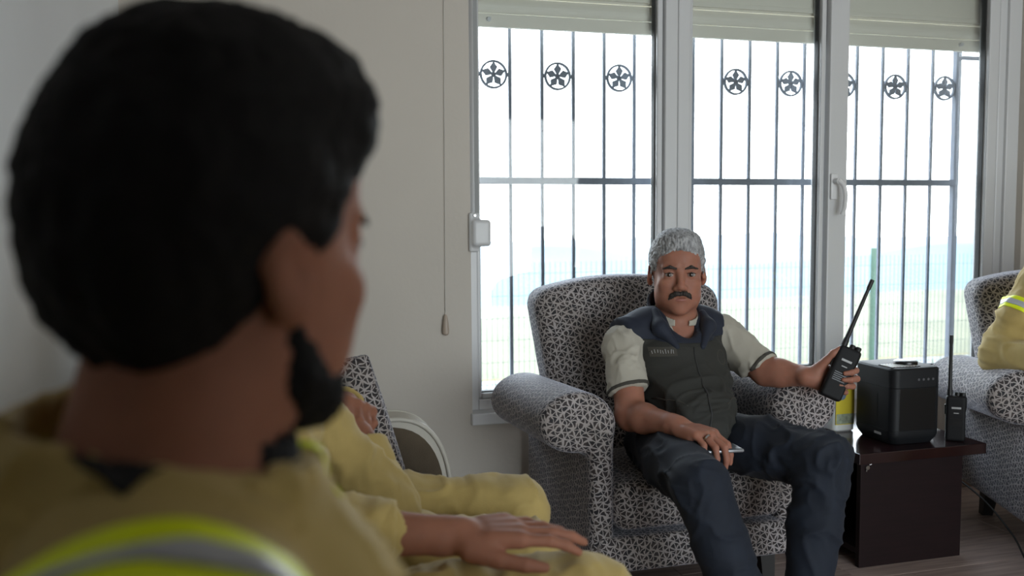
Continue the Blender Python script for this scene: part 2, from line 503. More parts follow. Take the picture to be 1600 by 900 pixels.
def plank_mat():
    m = bpy.data.materials.new('oak_laminate'); m.use_nodes = True
    nt = m.node_tree; b = nt.nodes['Principled BSDF']
    t = nt.nodes.new('ShaderNodeTexCoord'); oi = nt.nodes.new('ShaderNodeObjectInfo')
    mp = nt.nodes.new('ShaderNodeMapping'); mp.inputs['Scale'].default_value = (2.0, 26, 1)
    cb = nt.nodes.new('ShaderNodeCombineXYZ')
    rr = math_node(nt, 'MULTIPLY', oi.outputs['Random'], 40.0); nt.links.new(rr, cb.inputs[0]); nt.links.new(rr, cb.inputs[1])
    nt.links.new(cb.outputs[0], mp.inputs['Location']); nt.links.new(t.outputs['Object'], mp.inputs[0])
    n = nt.nodes.new('ShaderNodeTexNoise'); n.inputs['Scale'].default_value = 2.2; n.inputs['Detail'].default_value = 6; n.inputs['Distortion'].default_value = .6
    nt.links.new(mp.outputs[0], n.inputs[0])
    r = nt.nodes.new('ShaderNodeValToRGB')
    r.color_ramp.elements[0].position = .3; r.color_ramp.elements[0].color = (.27, .20, .175, 1)
    r.color_ramp.elements[1].position = .72; r.color_ramp.elements[1].color = (.48, .37, .325, 1)
    nt.links.new(n.outputs['Fac'], r.inputs[0])
    mx = nt.nodes.new('ShaderNodeMixRGB'); mx.blend_type = 'MULTIPLY'; mx.inputs[0].default_value = 1
    v = nt.nodes.new('ShaderNodeMapRange'); v.inputs[3].default_value = .85; v.inputs[4].default_value = 1.12
    nt.links.new(oi.outputs['Random'], v.inputs[0]); nt.links.new(r.outputs[0], mx.inputs[1]); nt.links.new(v.outputs[0], mx.inputs[2])
    nt.links.new(mx.outputs[0], b.inputs['Base Color']); b.inputs['Roughness'].default_value = .42
    return m
M['plank'] = plank_mat()

# ------------------------------------------------------------------ room shell
XL, XR, YB, YW, ZC = -.36, 4.0, -2.6, 3.12, 2.55
WX0, WX1, WZ0, WZ1 = .742, 3.081, .44, 2.25
b = B()
b.box((XL-.2, YW, 0), (WX0, YW+.25, ZC)); b.box((WX1, YW, 0), (XR+.2, YW+.25, ZC))
b.box((WX0, YW, 0), (WX1, YW+.25, WZ0-.04)); b.box((WX0, YW, WZ1), (WX1, YW+.25, ZC))
tag(b.build('wall_front', M['wall']), kind='structure')
tag(B().box((XL-.2, YB, 0), (XL, YW, ZC)).build('wall_left', M['wall_skylit']), kind='structure')
tag(B().box((XR, YB, 0), (XR+.2, YW, ZC)).build('wall_right', M['wall']), kind='structure')
# unseen partition added close behind the camera to shade the foreground man, a wide glazed door lies further back
tag(B().box((XL-.2, -.95, 0), (.52, -.12, ZC)).build('wall_light_block', M['light_block']), kind='structure')
b = B()
b.box((XL-.2, YB-.2, 0), (.3, YB, ZC)); b.box((3.4, YB-.2, 0), (XR+.2, YB, ZC)); b.box((.3, YB-.2, 2.2), (3.4, YB, ZC))
tag(b.build('wall_back', M['wall']), kind='structure')
tag(B().box((XL-.2, YB-.2, ZC), (XR+.2, YW+.25, ZC+.15)).build('ceiling', M['ceiling']), kind='structure')
fl = tag(B().box((XL-.2, YB-.2, -.15), (XR+.2, YW+.25, -.011)).build('floor', M['base']), kind='structure')
plank = None
row = 0; y = YB
while y < YW-.02:
    x = XL-random.uniform(.1, 1.1)
    y1 = min(y+.192, YW)
    while x < XR:
        xa, xb = max(x, XL), min(x+1.28, XR)
        if xb-xa > .05:
            full = abs(xb-xa-1.28) < 1e-6 and abs(y1-y-.192) < 1e-6
            if full and plank is not None:
                o = plank.copy(); o.location = (xa, y, 0); COL.objects.link(o)
            else:
                bb = B().box((.0008, .0008, -.011), (xb-xa-.0008, y1-y-.0008, 0), .0012, 1)
                me = bpy.data.meshes.new('floor_plank'); bb.bm.to_mesh(me); bb.bm.free(); me.materials.append(M['plank'])
                o = bpy.data.objects.new('floor_plank', me); o.location = (xa, y, 0); COL.objects.link(o); o.parent = fl
                if full: plank = o
        x += 1.28
    y += .192
for nm, lo, hi in (('baseboard_front', (XL, YW-.014, 0), (XR, YW, .03)), ('baseboard_left', (XL, -.12, 0), (XL+.014, YW-.014, .03)),
                   ('baseboard_right', (XR-.014, YB, 0), (XR, YW-.014, .03)), ('baseboard_back', (XL+.014, -.12, 0), (.52, -.106, .03))):
    tag(B().box(lo, hi, .003).build(nm, M['base']), kind='structure')
tag(B().box((WX0-.006, YW-.022, .40), (WX1+.006, YW+.06, .441), .004).build('trim_1', M['pvc']), label='white window sill board', kind='structure')

# window ------------------------------------------------------------
win = tag(empty('window_1', (1.91, 3.2, .44)), kind='structure')
b = B()
b.box((WX0, 3.165, .44), (.776, 3.245, WZ1), .004); b.box((2.985, 3.165, .44), (WX1, 3.245, WZ1), .006)
b.box((.776, 3.165, .44), (2.985, 3.245, .478), .004); b.box((.776, 3.165, 2.19), (2.985, 3.245, WZ1), .004)
b.box((3.018, 3.15, .44), (WX1, 3.17, WZ1), .004)
b.build('window_frame', M['pvc'], win)
B().box((1.489, 3.158, .478), (1.540, 3.245, 2.19), .005).box((1.544, 3.165, .478), (1.594, 3.245, 2.19), .005).build('mullion', M['pvc'], win)
def sash(x0, x1, z0, z1, w0, w1, wb, y0):
    o = B()
    o.box((x0, y0, z0), (x0+w0, y0+.06, z1), .005); o.box((x1-w1, y0, z0), (x1, y0+.06, z1), .005)
    o.box((x0+w0, y0, z0), (x1-w1, y0+.06, z0+wb), .005); o.box((x0+w0, y0, z1-wb), (x1-w1, y0+.06, z1), .005)
    s = o.build('sash', M['pvc'], win)
    g = B(); a, c, e, f = x0+w0, x1-w1, z0+wb, z1-wb
    g.box((a, y0+.02, e), (a+.004, y0+.045, f)); g.box((c-.004, y0+.02, e), (c, y0+.045, f))
    g.box((a, y0+.02, e), (c, y0+.045, e+.004)); g.box((a, y0+.02, f-.004), (c, y0+.045, f))
    g.build('gasket', M['gasket'], s)
    B().box((a, y0+.028, e), (c, y0+.036, f)).build('glass_pane', M['glass'], s)
    return s
sash(.776, 1.487, .478, 2.19, .014, .022, .02, 3.175)
sash(1.596, 2.176, .478, 2.19, .012, .02, .049, 3.175)
s3 = sash(2.182, 2.976, .478, 2.19, .084, .05, .027, 3.155)
b = B()
b.box((2.188, 3.144, 1.185), (2.218, 3.156, 1.285), .004)
b.tube([(2.203, 3.15, 1.255), (2.203, 3.115, 1.255)], .011, 10)
b.tube([(2.203, 3.118, 1.258), (2.218, 3.108, 1.24), (2.225, 3.104, 1.20), (2.222, 3.106, 1.15), (2.214, 3.11, 1.125)], [.011, .010, .009, .009, .008], 10)
b.build('window_handle', mat('handle_white', (.80, .80, .80), .3), s3, smooth='auto')

win2 = tag(empty('door_1', (1.85, -2.7, 0)), kind='structure')
b = B()
for lo, hi in (((.3, 0), (.38, 2.2)), ((3.32, 0), (3.4, 2.2)), ((.38, 0), (3.32, .1)), ((.38, 2.12), (3.32, 2.2)), ((1.81, .1), (1.89, 2.12))):
    b.box((lo[0], -2.73, lo[1]), (hi[0], -2.67, hi[1]), .005)
b.build('door_frame', M['pvc'], win2)
B().box((.38, -2.703, .1), (3.32, -2.697, 2.12)).build('glass_pane', M['glass'], win2)

# roller shutter ------------------------------------------------------
sh = tag(empty('roller_shutter', (1.87, 3.262, 1.80)), 'cream roller shutter pulled up behind the top of the window', 'shutter')
def slat(z0, z1):
    o = B(); n = 6
    pts = [(0, 3.252-.007*math.sin(math.pi*i/n), z0+(z1-z0)*i/n) for i in range(n+1)]
    pts = [(.752, p[1], p[2]) for p in pts]+[(.752, 3.268, z1), (.752, 3.268, z0)]
    o.poly(pts, (2.318, 0, 0)); return o
B().box((.752, 3.250, 1.799), (3.07, 3.268, 1.846), .003).build('bottom_bar', M['shutter'], sh)
for z in (1.849, 1.905, 1.961, 2.017, 2.073, 2.129): slat(z, z+.053).build('slat', M['shutter'], sh)
B().box((.752, 3.236, 1.912), (3.07, 3.251, 1.93), .002).box((.752, 3.24, 1.93), (3.07, 3.251, 2.24)).build('shutter_box', M['shutter'], sh)
for x in (.845, 2.865):
    B().tube([(x, 3.251, 1.825), (x, 3.236, 1.825)], [.009, .007], 12).build('stopper', M['pvc'], sh)

# shutter strap and winder box -----------------------------------------
wd = tag(empty('strap_winder', (.77, 3.11, 1.0)), 'white plastic winder box with grey strap at the left window edge', 'strap winder')
f = Field()
f.box((.775, 3.105, 1.07), (.033, .018, .046), .012, k=.004).box((.752, 3.113, 1.072), (.018, .008, .068), .006, k=.012)
V, F_ = f.mesh(.0035, 1); from_vf('winder_case', V, F_, M['pvc'], wd)
B().tube([(.752, 3.105, 1.130), (.752, 3.096, 1.130)], .004, 8).build('screw', M['chrome'], wd)
B().box((.757, 3.118, 1.12), (.771, 3.1195, 2.2)).build('strap', mat('grey_webbing', (.35, .36, .36), .8, bump=.4, bscale=500), wd)

# blind cord with pull ---------------------------------------------------
cd = tag(empty('blind_cord', (.648, 3.108, .72)), 'thin hanging blind cord with a drop shaped pull on the wall', 'cord')
B().tube([(.660, 3.112, 2.5), (.654, 3.112, 1.6), (.649, 3.112, .79)], .0012, 6).build('string', mat('white_string', (.6, .58, .54), .7), cd)
B().lathe([(.002, .072), (.006, .066), (.009, .045), (.012, .02), (.011, .006), (.004, 0)], (.648, 3.107, .72), 14).build('pull', mat('beige_pull', (.45, .37, .30), .4), cd, smooth='auto')

# window grille -----------------------------------------------------------
GY = 3.34
gr = tag(empty('window_grille', (1.9, GY, .45)), 'grey iron window grille with flower rosettes outside the glass', 'grille')
bx = [.824+.12398*i for i in range(18)]
bar = None
for i, x in enumerate(bx[:-1]):
    if bar is None:
        bar = B().box((x-.006, GY-.006, .47), (x+.006, GY+.006, 1.86), .001, 1).build('bar', M['iron'], gr)
        x00 = x
    else:
        o = bar.copy(); o.location = bar.location+Vector((x-x00, 0, 0)); COL.objects.link(o)
B().box((bx[-1]-.013, GY-.013, .45), (bx[-1]+.013, GY+.013, 1.87), .002).build('corner_post', M['iron'], gr)
for z0, z1 in ((1.246, 1.272), (.45, .476), (1.85, 1.876)):
    B().box((.70, GY-.014, z0), (bx[-1]+.012, GY+.014, z1), .002).build('rail', M['iron'], gr)
for z in (1.79, .463):
    B().box((bx[-1]+.006, GY-.008, z-.008), (bx[-1]+.15, GY+.008, z+.008), .001).build('wall_tie', M['iron'], gr)
def rosette(cx, cz):
    o = B(); n = 28
    ring_o, ring_i = .052, .0445
    vo = []
    for k in range(n):
        a = 2*math.pi*k/n
        vo.append([o.bm.verts.new((cx+r*math.cos(a), yy, cz+r*math.sin(a))) for r, yy in ((ring_o, GY-.006), (ring_o, GY+.006), (ring_i, GY+.006), (ring_i, GY-.006))])
    for k in range(n):
        a_, c_ = vo[k], vo[(k+1) % n]
        for j in range(4): o.bm.faces.new((a_[j], a_[(j+1) % 4], c_[(j+1) % 4], c_[j]))
    r_ = o.build('rosette', M['iron'], gr)
    for k in range(5):
        a = R(90+72*k)
        d = Vector((math.cos(a), 0, math.sin(a))); t = Vector((-math.sin(a), 0, math.cos(a))); c0 = Vector((cx, GY-.004, cz))
        prof = ((.0, .004), (.010, .005), (.020, .011), (.027, .0145), (.034, .009), (.046, .001))
        pts = [c0+d*u+t*w for u, w in prof]+[c0+d*u-t*w for u, w in reversed(prof)]
        B().poly(pts, (0, .008, 0)).build('petal', M['iron'], r_)
    for sgn in (-1, 1):
        B().box((cx+sgn*.055-.005, GY-.005, cz-.007), (cx+sgn*.055+.005, GY+.005, cz+.007)).build('clip', M['iron'], r_)
    return r_
ros = rosette((bx[0]+bx[1])/2, 1.647)
for i in range(2, 18, 2): 
    o = ros.copy(); o.location = ros.location+Vector(((i)*.12398, 0, .0015*i/2)); COL.objects.link(o)
    for ch in list(ros.children):
        c = ch.copy(); COL.objects.link(c); c.parent = o

# outdoors -----------------------------------------------------------------
GZ = -.45
tag(B().box((-6, 3.37, GZ-.3), (16, 8.6, GZ)).build('ground', M['gravel']), kind='structure')
def sheet(name, x0, x1, y0, y1, nx, ny, fz, m):
    xs = np.linspace(x0, x1, nx); ys = np.linspace(y0, y1, ny)
    X, Y = np.meshgrid(xs, ys, indexing='ij')
    V = np.stack([X, Y, fz(X, Y)], -1).reshape(-1, 3)
    i = np.arange(nx*ny).reshape(nx, ny)
    F = np.stack([i[:-1, :-1], i[1:, :-1], i[1:, 1:], i[:-1, 1:]], -1).reshape(-1, 4)
    return tag(from_vf(name, V, F, m), kind='structure')
def fz(X, Y):
    P = np.stack([X*.3, Y*.3, X*0], -1).reshape(-1, 3)
    return (GZ+.02+.10*vnoise(P, 3).reshape(X.shape)*np.clip((Y-8.6)/3, 0, 1)-np.maximum(Y-15.5, 0)**1.5*.25)
sheet('field', -12, 30, 8.6, 26, 80, 40, fz, M['field'])
def ridge(name, y0, depth, ztop, zbase, x0, x1, m, seed, sc):
    def f(X, Y):
        t = (Y-y0)/depth
        P = np.stack([X/sc, Y/sc*.6, X*0], -1).reshape(-1, 3)
        n = (vnoise(P, seed)*.6+vnoise(P*2.3, seed+1)*.28+vnoise(P*5.1, seed+2)*.12).reshape(X.shape)
        return zbase+(ztop+(n-.5)*abs(zbase-ztop)*.55-zbase)*np.clip(t, 0, 1)**.8
    sheet(name, x0, x1, y0, y0+depth, 160, 40, f, m)
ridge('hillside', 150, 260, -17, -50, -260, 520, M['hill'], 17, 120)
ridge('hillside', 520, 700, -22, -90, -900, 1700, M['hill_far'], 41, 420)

fe = tag(empty('mesh_fence', (3.7, 8, GZ)), 'green wire mesh fence across the garden outside the window', 'fence')
for x in (-1.02, 1.35, 3.72, 6.09, 8.46):
    B().box((x-.03, 7.97, GZ), (x+.03, 8.03, .80), .004).build('fence_post', M['green_post'], fe)
b = B()
x = -1.0
while x < 9.4:
    b.box((x-.0022, 8.03, GZ+.05), (x+.0022, 8.035, .72)); x += .05
z = GZ+.07
while z < .75:
    b.box((-1.0, 8.026, z-.0022), (9.4, 8.030, z+.0022)); z += .2
tag(b.build('wire_mesh', M['wire'], fe), kind='stuff')
b = B(); rg = random.Random(5)
for _ in range(900):
    x = rg.uniform(-.5, 9); yy = rg.uniform(7.5, 7.9); hh = rg.uniform(.05, .16)*(1.5 if rg.random() < .15 else 1)
    dx, dy = rg.uniform(-.05, .05), rg.uniform(-.05, .05)
    v = [b.bm.verts.new(p) for p in ((x-.008, yy, GZ), (x+.008, yy, GZ), (x+dx, yy+dy, GZ+hh))]
    b.bm.faces.new(v)
tag(b.build('grass_tufts', M['grass']), 'green grass tufts growing along the foot of the fence', 'grass', kind='stuff')
# ================================================================== furniture
def make_armchair():
    """wing-less club chair, built facing -Y around its own base point"""
    cx, y0 = 1.245, 2.37
    root = empty('armchair', (cx, 2.7, 0))
    # base with front rail and side panels
    f = Field()
    f.box((cx, 2.70, .165), (.318, .325, .052), .012, k=.006)
    V, F_ = f.mesh(.009, 1); from_vf('base', V, F_, M['star'], root, uv=True)
    f = Field()
    f.box((cx, 2.585, .302), (.268, .218, .072), .04, k=.01).ell((cx, 2.58, .345), (.25, .2, .045), k=.04)
    V, F_ = f.mesh(.009, 2); from_vf('seat_cushion', V, F_, M['star'], root, uv=True)
    for s in (-1, 1):
        f = Field()
        ax = cx+s*.305
        f.box((cx+s*.298, 2.71, .34), (.036, .32, .225), .03, k=.02)
        xr, zr = cx+s*.365, .545
        def roll(X, Y, Z, xr=xr, zr=zr):
            zc = zr-.03*np.clip((Y-2.42)/.55, 0, 1)
            q = np.sqrt(((X-xr)/.112)**2+((Z-zc)/.088)**2)
            d = (q-1)*.088
            e = np.abs(Y-2.70)-.29
            o = np.sqrt(np.maximum(d+.03, 0)**2+np.maximum(e+.03, 0)**2)-.03
            return np.where((d > -.03) | (e > -.03), o, np.maximum(d, e))
        f.func((xr-.115, 2.40, zr-.13), (xr+.115, 3.0, zr+.09), roll, k=.03)
        V, F_ = f.mesh(.009, 2); from_vf('armrest', V, F_, M['star'], root, uv=True)
    f = Field()
    def back(X, Y, Z):
        v = (Z-.30)/.60
        lean = 2.80+.16*v
        half = .285+.058*v
        t = (Y-lean-.022*((X-cx)/.3)**2)
        top = .925-.055*(np.abs(X-cx)/.34)**2.2
        qx = np.abs(X-cx)-half+.05; qz = np.maximum(Z-top, .28-Z)+.05; qy = np.abs(t)-.085+.05
        return np.sqrt(np.maximum(qx, 0)**2+np.maximum(qy, 0)**2+np.maximum(qz, 0)**2)+np.minimum(np.maximum(qx, np.maximum(qy, qz)), 0)-.05
    f.func((cx-.37, 2.68, .27), (cx+.37, 3.09, .94), back)
    V, F_ = f.mesh(.009, 2); from_vf('backrest', V, F_, M['star'], root, uv=True)
    for x, y, dy in ((-.25, 2.46, -.02), (.25, 2.46, -.02), (-.25, 2.93, .035), (.25, 2.93, .035)):
        o = B()
        P = [(cx+x+dx_*w, y+ddy+dy_*w, z) for z, w, ddy in ((0, .018, dy), (.118, .026, 0)) for dx_, dy_ in ((-1, -1), (1, -1), (1, 1), (-1, 1))]
        vs = [o.bm.verts.new(p) for p in P]
        for q in ((3, 2, 1, 0), (4, 5, 6, 7), (0, 1, 5, 4), (1, 2, 6, 5), (2, 3, 7, 6), (3, 0, 4, 7)): o.bm.faces.new([vs[i] for i in q])
        o.build('leg', M['black_leg'], root)
    return root
chair = tag(make_armchair(), 'patterned armchair in which the man in the dark vest sits', 'armchair', 'matching patterned armchairs by the window')
chair2 = tag(copy_tree(chair), 'patterned armchair cut by the right edge of the picture', 'armchair', 'matching patterned armchairs by the window')
chair2.location = (2.78, 2.46, 0); chair2.rotation_euler = (0, 0, R(-21))

# sofa along the left wall ------------------------------------------------
sofa = tag(empty('sofa', (0, 1.4, 0)), 'brown sofa with pale piped arms along the left wall', 'sofa')
SY0, SY1 = .08, 2.60
b = B(); b.box((-.33, SY0, .08), (.47, SY1+.01, .27), .02); b.build('base', M['sofa_fabric'], sofa, smooth='auto')
for i in range(4):
    ya, yb = SY0+i*(SY1-SY0)/4, SY0+(i+1)*(SY1-SY0)/4
    f = Field(); f.box((.17, (ya+yb)/2, .335), (.33, (yb-ya)/2-.004, .072), .045, k=.01)
    V, F_ = f.mesh(.016, 1); from_vf('seat_cushion', V, F_, M['sofa_fabric'], sofa)
    f = Field(); f.box((-.215, (ya+yb)/2, .58), (.085, (yb-ya)/2-.004, .22), .06, rot=rot_to((-.16, 0, 1), (1, 0, .16)), k=.01)
    V, F_ = f.mesh(.016, 1); from_vf('back_cushion', V, F_, M['sofa_fabric'], sofa)
def arm_outline(g=0.0):
    x0, x1, zt = -.33, .562-g, .548-g
    pts = [(x0, .08), (x1, .08), (x1, .27)]
    for i in range(1, 13):
        a = math.pi/2*i/12
        pts.append((x1-.19+.19*max(math.cos(a), 0)**.72, .27+(zt-.27)*math.sin(a)**.80))
    pts += [(x0, zt+.0)]
    return pts
for ya, yb in ((SY1+.012, SY1+.15), (SY0-.15, SY0-.012)):
    o = B(); o.poly([(p[0], ya+.004, p[1]) for p in arm_outline(.024)], (0, yb-ya-.008, 0))
    arm = o.build('armrest', M['sofa_fabric'], sofa)
    pts = arm_outline(0)[1:]; inn = arm_outline(.034)[1:]
    o = B(); o.poly([(p[0], ya+.012, p[1]) for p in pts]+[(p[0], ya+.012, p[1]) for p in reversed(inn)], (0, yb-ya-.024, 0))
    pan = o.build('armrest_band', M['sofa_leather'], arm)
    for yy in (ya+.010, yb-.010):
        B().tube([(p[0]-.004, yy, p[1]-.002) for p in pts], .007, 8).build('piping', M['sofa_leather'], arm, smooth=True)
for x in (-.27, .42):
    for y in (SY0, 1.0, SY1): B().lathe([(.018, 0), (.026, .082)], (x, y, 0), 14).build('leg', M['black_leg'], sofa)

# throw pillow --------------------------------------------------------------
f = Field()
PM = rot_to((.34, .90, .22), (-.30, -.12, 1))
def pil(X, Y, Z):
    c = np.array((.165, 2.475, .535))
    px, py, pz = X-c[0], Y-c[1], Z-c[2]
    u = px*PM[0, 0]+py*PM[1, 0]+pz*PM[2, 0]; v = px*PM[0, 1]+py*PM[1, 1]+pz*PM[2, 1]; w = px*PM[0, 2]+py*PM[1, 2]+pz*PM[2, 2]
    th = .075*(1-np.clip(np.abs(u)/.21, 0, 1)**2.2)**.6*(1-np.clip(np.abs(v)/.21, 0, 1)**2.2)**.6
    return np.maximum(np.maximum(np.abs(u)-.205+.02*np.abs(v)/.2*0, np.abs(v)-.205), np.abs(w)-th-.004)*.7
f.func((-.2, 2.2, .25), (.55, 2.75, .93), pil)
V, F_ = f.mesh(.006, 2)
pw = tag(empty('throw_pillow', (.165, 2.475, .42)), 'patterned throw pillow leaning against the far sofa arm', 'pillow')
from_vf('pillow_cover', V, F_, M['star'], pw, uv=True)

# side table ------------------------------------------------------------------
tb = tag(empty('side_table', (2.04, 2.66, 0)), 'low dark brown side table between the two patterned armchairs', 'table')
TZ = .388
B().box((1.796, 2.41, TZ-.034), (2.272, 2.93, TZ), .002).build('table_top', M['table'], tb)
B().box((1.848, 2.472, .0), (2.236, 2.492, TZ-.034), .001).build('front_panel', M['table_side'], tb)
B().box((1.848, 2.87, .0), (2.236, 2.89, TZ-.034), .001).build('back_panel', M['table_side'], tb)
B().box((2.216, 2.492, .0), (2.236, 2.87, TZ-.034), .001).build('side_panel', M['table_side'], tb)
B().box((1.852, 2.492, .04), (2.216, 2.87, .058), .001).build('bottom_shelf', M['table_side'], tb)
o = B()
o.tube([(1.868, 2.472, .326), (1.868, 2.464, .326)], .007, 12); o.tube([(1.876, 2.468, .334), (1.882, 2.466, .337)], .002, 6)
o.tube([(1.866, 2.467, .322), (1.863, 2.466, .314)], .0022, 6)
o.build('lock', M['chrome'], tb)

# air purifier ------------------------------------------------------------------
ap = tag(empty('air_purifier', (2.06, 2.56, TZ)), 'square charcoal air purifier standing on the dark side table', 'air purifier')
PX0, PX1, PY0, PY1, PZ1 = 1.954, 2.138, 2.462, 2.662, .636
def rrect(x0, x1, y0, y1, r, z, n=6):
    pts = []
    for cx_, cy_, a0 in ((x1-r, y1-r, 0), (x0+r, y1-r, 90), (x0+r, y0+r, 180), (x1-r, y0+r, 270)):
        for i in range(n+1):
            a = R(a0+90*i/n); pts.append((cx_+r*math.cos(a), cy_+r*math.sin(a), z))
    return pts
def loft(o, loops):
    rs = [[o.bm.verts.new(p) for p in L] for L in loops]
    for a, c in zip(rs, rs[1:]):
        n = len(a)
        for i in range(n): o.bm.faces.new((a[i], a[(i+1) % n], c[(i+1) % n], c[i]))
    o.bm.faces.new(rs[0][::-1]); o.bm.faces.new(rs[-1])
o = B(); L = lambda g, z: rrect(PX0+g, PX1-g, PY0+g, PY1-g, .026, z)
loft(o, [L(.014, TZ+.001), L(.004, TZ+.018), L(.0, TZ+.032), L(0, TZ+.045)]); o.build('foot_base', M['purifier'], ap, smooth='auto')
o = B(); loft(o, [L(.0012, TZ+.045), L(.0012, TZ+.046), L(0, TZ+.047), L(0, PZ1-.065), L(.0012, PZ1-.064)]); o.build('body', M['purifier'], ap, smooth='auto')
o = B(); loft(o, [L(.0012, PZ1-.064), L(0, PZ1-.063), L(0, PZ1-.006), L(.004, PZ1-.001), L(.012, PZ1)]); hd = o.build('top_cover', M['purifier'], ap, smooth='auto')
B().box((PX0+.010, PY0+.022, PZ1-.001), (PX0+.118, PY0+.090, PZ1+.0012)).build('vent_plate', M['tee'], ap)
o = B()
for i in range(9):
    x = PX0+.014+i*.0115
    o.box((x, PY0+.025, PZ1-.0005), (x+.0055, PY0+.085, PZ1+.0028))
o.build('vent_grille', M['jug'], ap)
B().lathe([(.036, 0), (.038, .004), (.037, .010), (.033, .012)], ((PX0+PX1)/2+.015, (PY0+PY1)/2-.02, PZ1), 28).build('dial', M['purifier_gloss'], ap, smooth='auto')
B().box((PX0+.024, PY0-.0006, TZ+.048), (PX1-.024, PY0+.004, PZ1-.066), .0005).build('front_window', M['purifier_gloss'], ap)
for i in range(4):
    B().tube([(PX0+.095+i*.018, PY0+.001, PZ1-.038), (PX0+.095+i*.018, PY0-.0006, PZ1-.038)], .0042, 12).build('button', mat('button_print', (.10, .10, .11), .5) if i == 0 else bpy.data.materials['button_print'], ap)
B().box((PX0-.0008, PY0+.055, TZ+.018+.008), (PX0+.003, PY0+.088, TZ+.018+.016), .0005).build('badge', M['radio_text'], ap)
B().box((PX0-.0006, PY0+.075, TZ+.075), (PX0+.003, PY0+.078, TZ+.16)).build('side_slot', M['purifier_gloss'], ap)

# white jug with pump -------------------------------------------------------------
jg = tag(empty('pump_bottle', (1.938, 2.735, TZ)), 'white pump bottle with a yellow label behind the purifier', 'bottle')
def rl(g, z, c=(1.938, 2.72), hx=.042, hy=.036): return rrect(c[0]-hx+g, c[0]+hx-g, c[1]-hy+g, c[1]+hy-g, .016, z)
o = B(); loft(o, [rl(.006, TZ), rl(0, TZ+.006), rl(0, TZ+.165), rl(.008, TZ+.183), rl(.022, TZ+.195), rl(.0245, TZ+.205)]); o.build('bottle_body', M['jug'], jg, smooth='auto')
B().lathe([(.017, 0), (.017, .018), (.008, .02), (.008, .036)], (1.938, 2.72, TZ+.205), 18).build('collar', M['jug'], jg, smooth='auto')
o = B(); o.lathe([(.012, 0), (.013, .012), (.009, .016)], (1.938, 2.72, TZ+.241), 16); o.tube([(1.938, 2.72, TZ+.249), (1.913, 2.70, TZ+.249), (1.903, 2.693, TZ+.243)], [.006, .005, .0045], 8); o.build('pump_head', M['jug'], jg, smooth='auto')
lb = B().box((1.902, 2.6828, TZ+.025), (1.974, 2.685, TZ+.148), .0005).build('label', M['label_y'], jg)
o = B(); n = 20
o.poly([(1.925+.015*math.cos(2*math.pi*i/n), 2.6828, TZ+.125+.015*math.sin(2*math.pi*i/n)) for i in range(n)], (0, -.0006, 0)); o.build('emblem', M['label_b'], lb)
B().box((1.904, 2.6822, TZ+.028), (1.972, 2.683, TZ+.062)).build('printed_band', M['label_g'], lb)

# hand-held radios ------------------------------------------------------------------
def make_radio(root):
    """built upright at the origin, front towards -Y, 0.155 m body"""
    f = Field(); f.box((0, 0, .068), (.027, .0165, .068), .006, k=.003).box((.018, .004, .115), (.012, .016, .02), .006, k=.004).box((0, .003, .03), (.025, .019, .03), .005, k=.003)
    V, F_ = f.mesh(.003, 1); body = from_vf('radio_body', V, F_, M['radio'], root)
    o = B()
    for i in range(5): o.box((-.016, -.0178, .066-i*.005), (.016, -.016, .0685-i*.005))
    o.build('speaker_slots', M['purifier_gloss'], body)
    B().box((-.012, -.0176, .098), (.014, -.016, .1035)).build('nameplate', M['radio_text'], root)
    B().box((-.006, -.0176, .084), (.008, -.016, .0865)).build('small_print', M['radio_text'], root)
    B().box((-.0305, -.006, .078), (-.026, .006, .108), .002).build('talk_button', M['rubber'], root)
    for x in (.004, .019): B().lathe([(.0075, 0), (.0078, .010), (.0065, .0125)], (x, .002, .134), 14).build('knob', M['rubber'], root, smooth='auto')
    o = B(); o.tube([(-.017, .002, .132), (-.017, .002, .150), (-.017, .002, .158), (-.017, .002, .29), (-.017, .002, .295), (-.017, .002, .318)], [.0085, .008, .0062, .0045, .0058, .0055], 12); o.build('antenna', M['rubber'], root, smooth='auto')
rd = tag(empty('handheld_radio', (0, 0, 0)), 'black handheld radio standing upright on the dark side table', 'radio', 'handheld radios with whip antennas')
make_radio(rd)
rd2 = tag(copy_tree(rd), 'black handheld radio held up by the man in the vest', 'radio', 'handheld radios with whip antennas')
rd.location = (2.205, 2.475, TZ+.0005); rd.rotation_euler = (0, 0, R(-38))
rd.scale = (1.08, 1.08, 1.08)

# cables ---------------------------------------------------------------------------
def spline(pts, n=10):
    P = [Vector(p) for p in pts]; P = [P[0]*2-P[1]]+P+[P[-1]*2-P[-2]]; out = []
    for i in range(1, len(P)-2):
        for j in range(n):
            t = j/n; a, b_, c, d = P[i-1:i+3]
            out.append(.5*((2*b_)+(c-a)*t+(2*a-5*b_+4*c-d)*t*t+(3*b_-a-3*c+d)*t**3))
    out.append(P[-2]); return out
o = B(); o.tube(spline([(2.142, 2.60, .425), (2.17, 2.66, .396), (2.22, 2.80, .392), (2.255, 2.925, .392), (2.285, 2.965, .34), (2.33, 2.90, .26), (2.375, 2.72, .215), (2.365, 2.52, .165), (2.335, 2.36, .10), (2.30, 2.18, .004), (2.45, 1.95, .004)]), .0032, 8)
tag(o.build('power_cord', M['rubber'], None, smooth=True), 'black cord trailing from the purifier across the side table', 'cord')
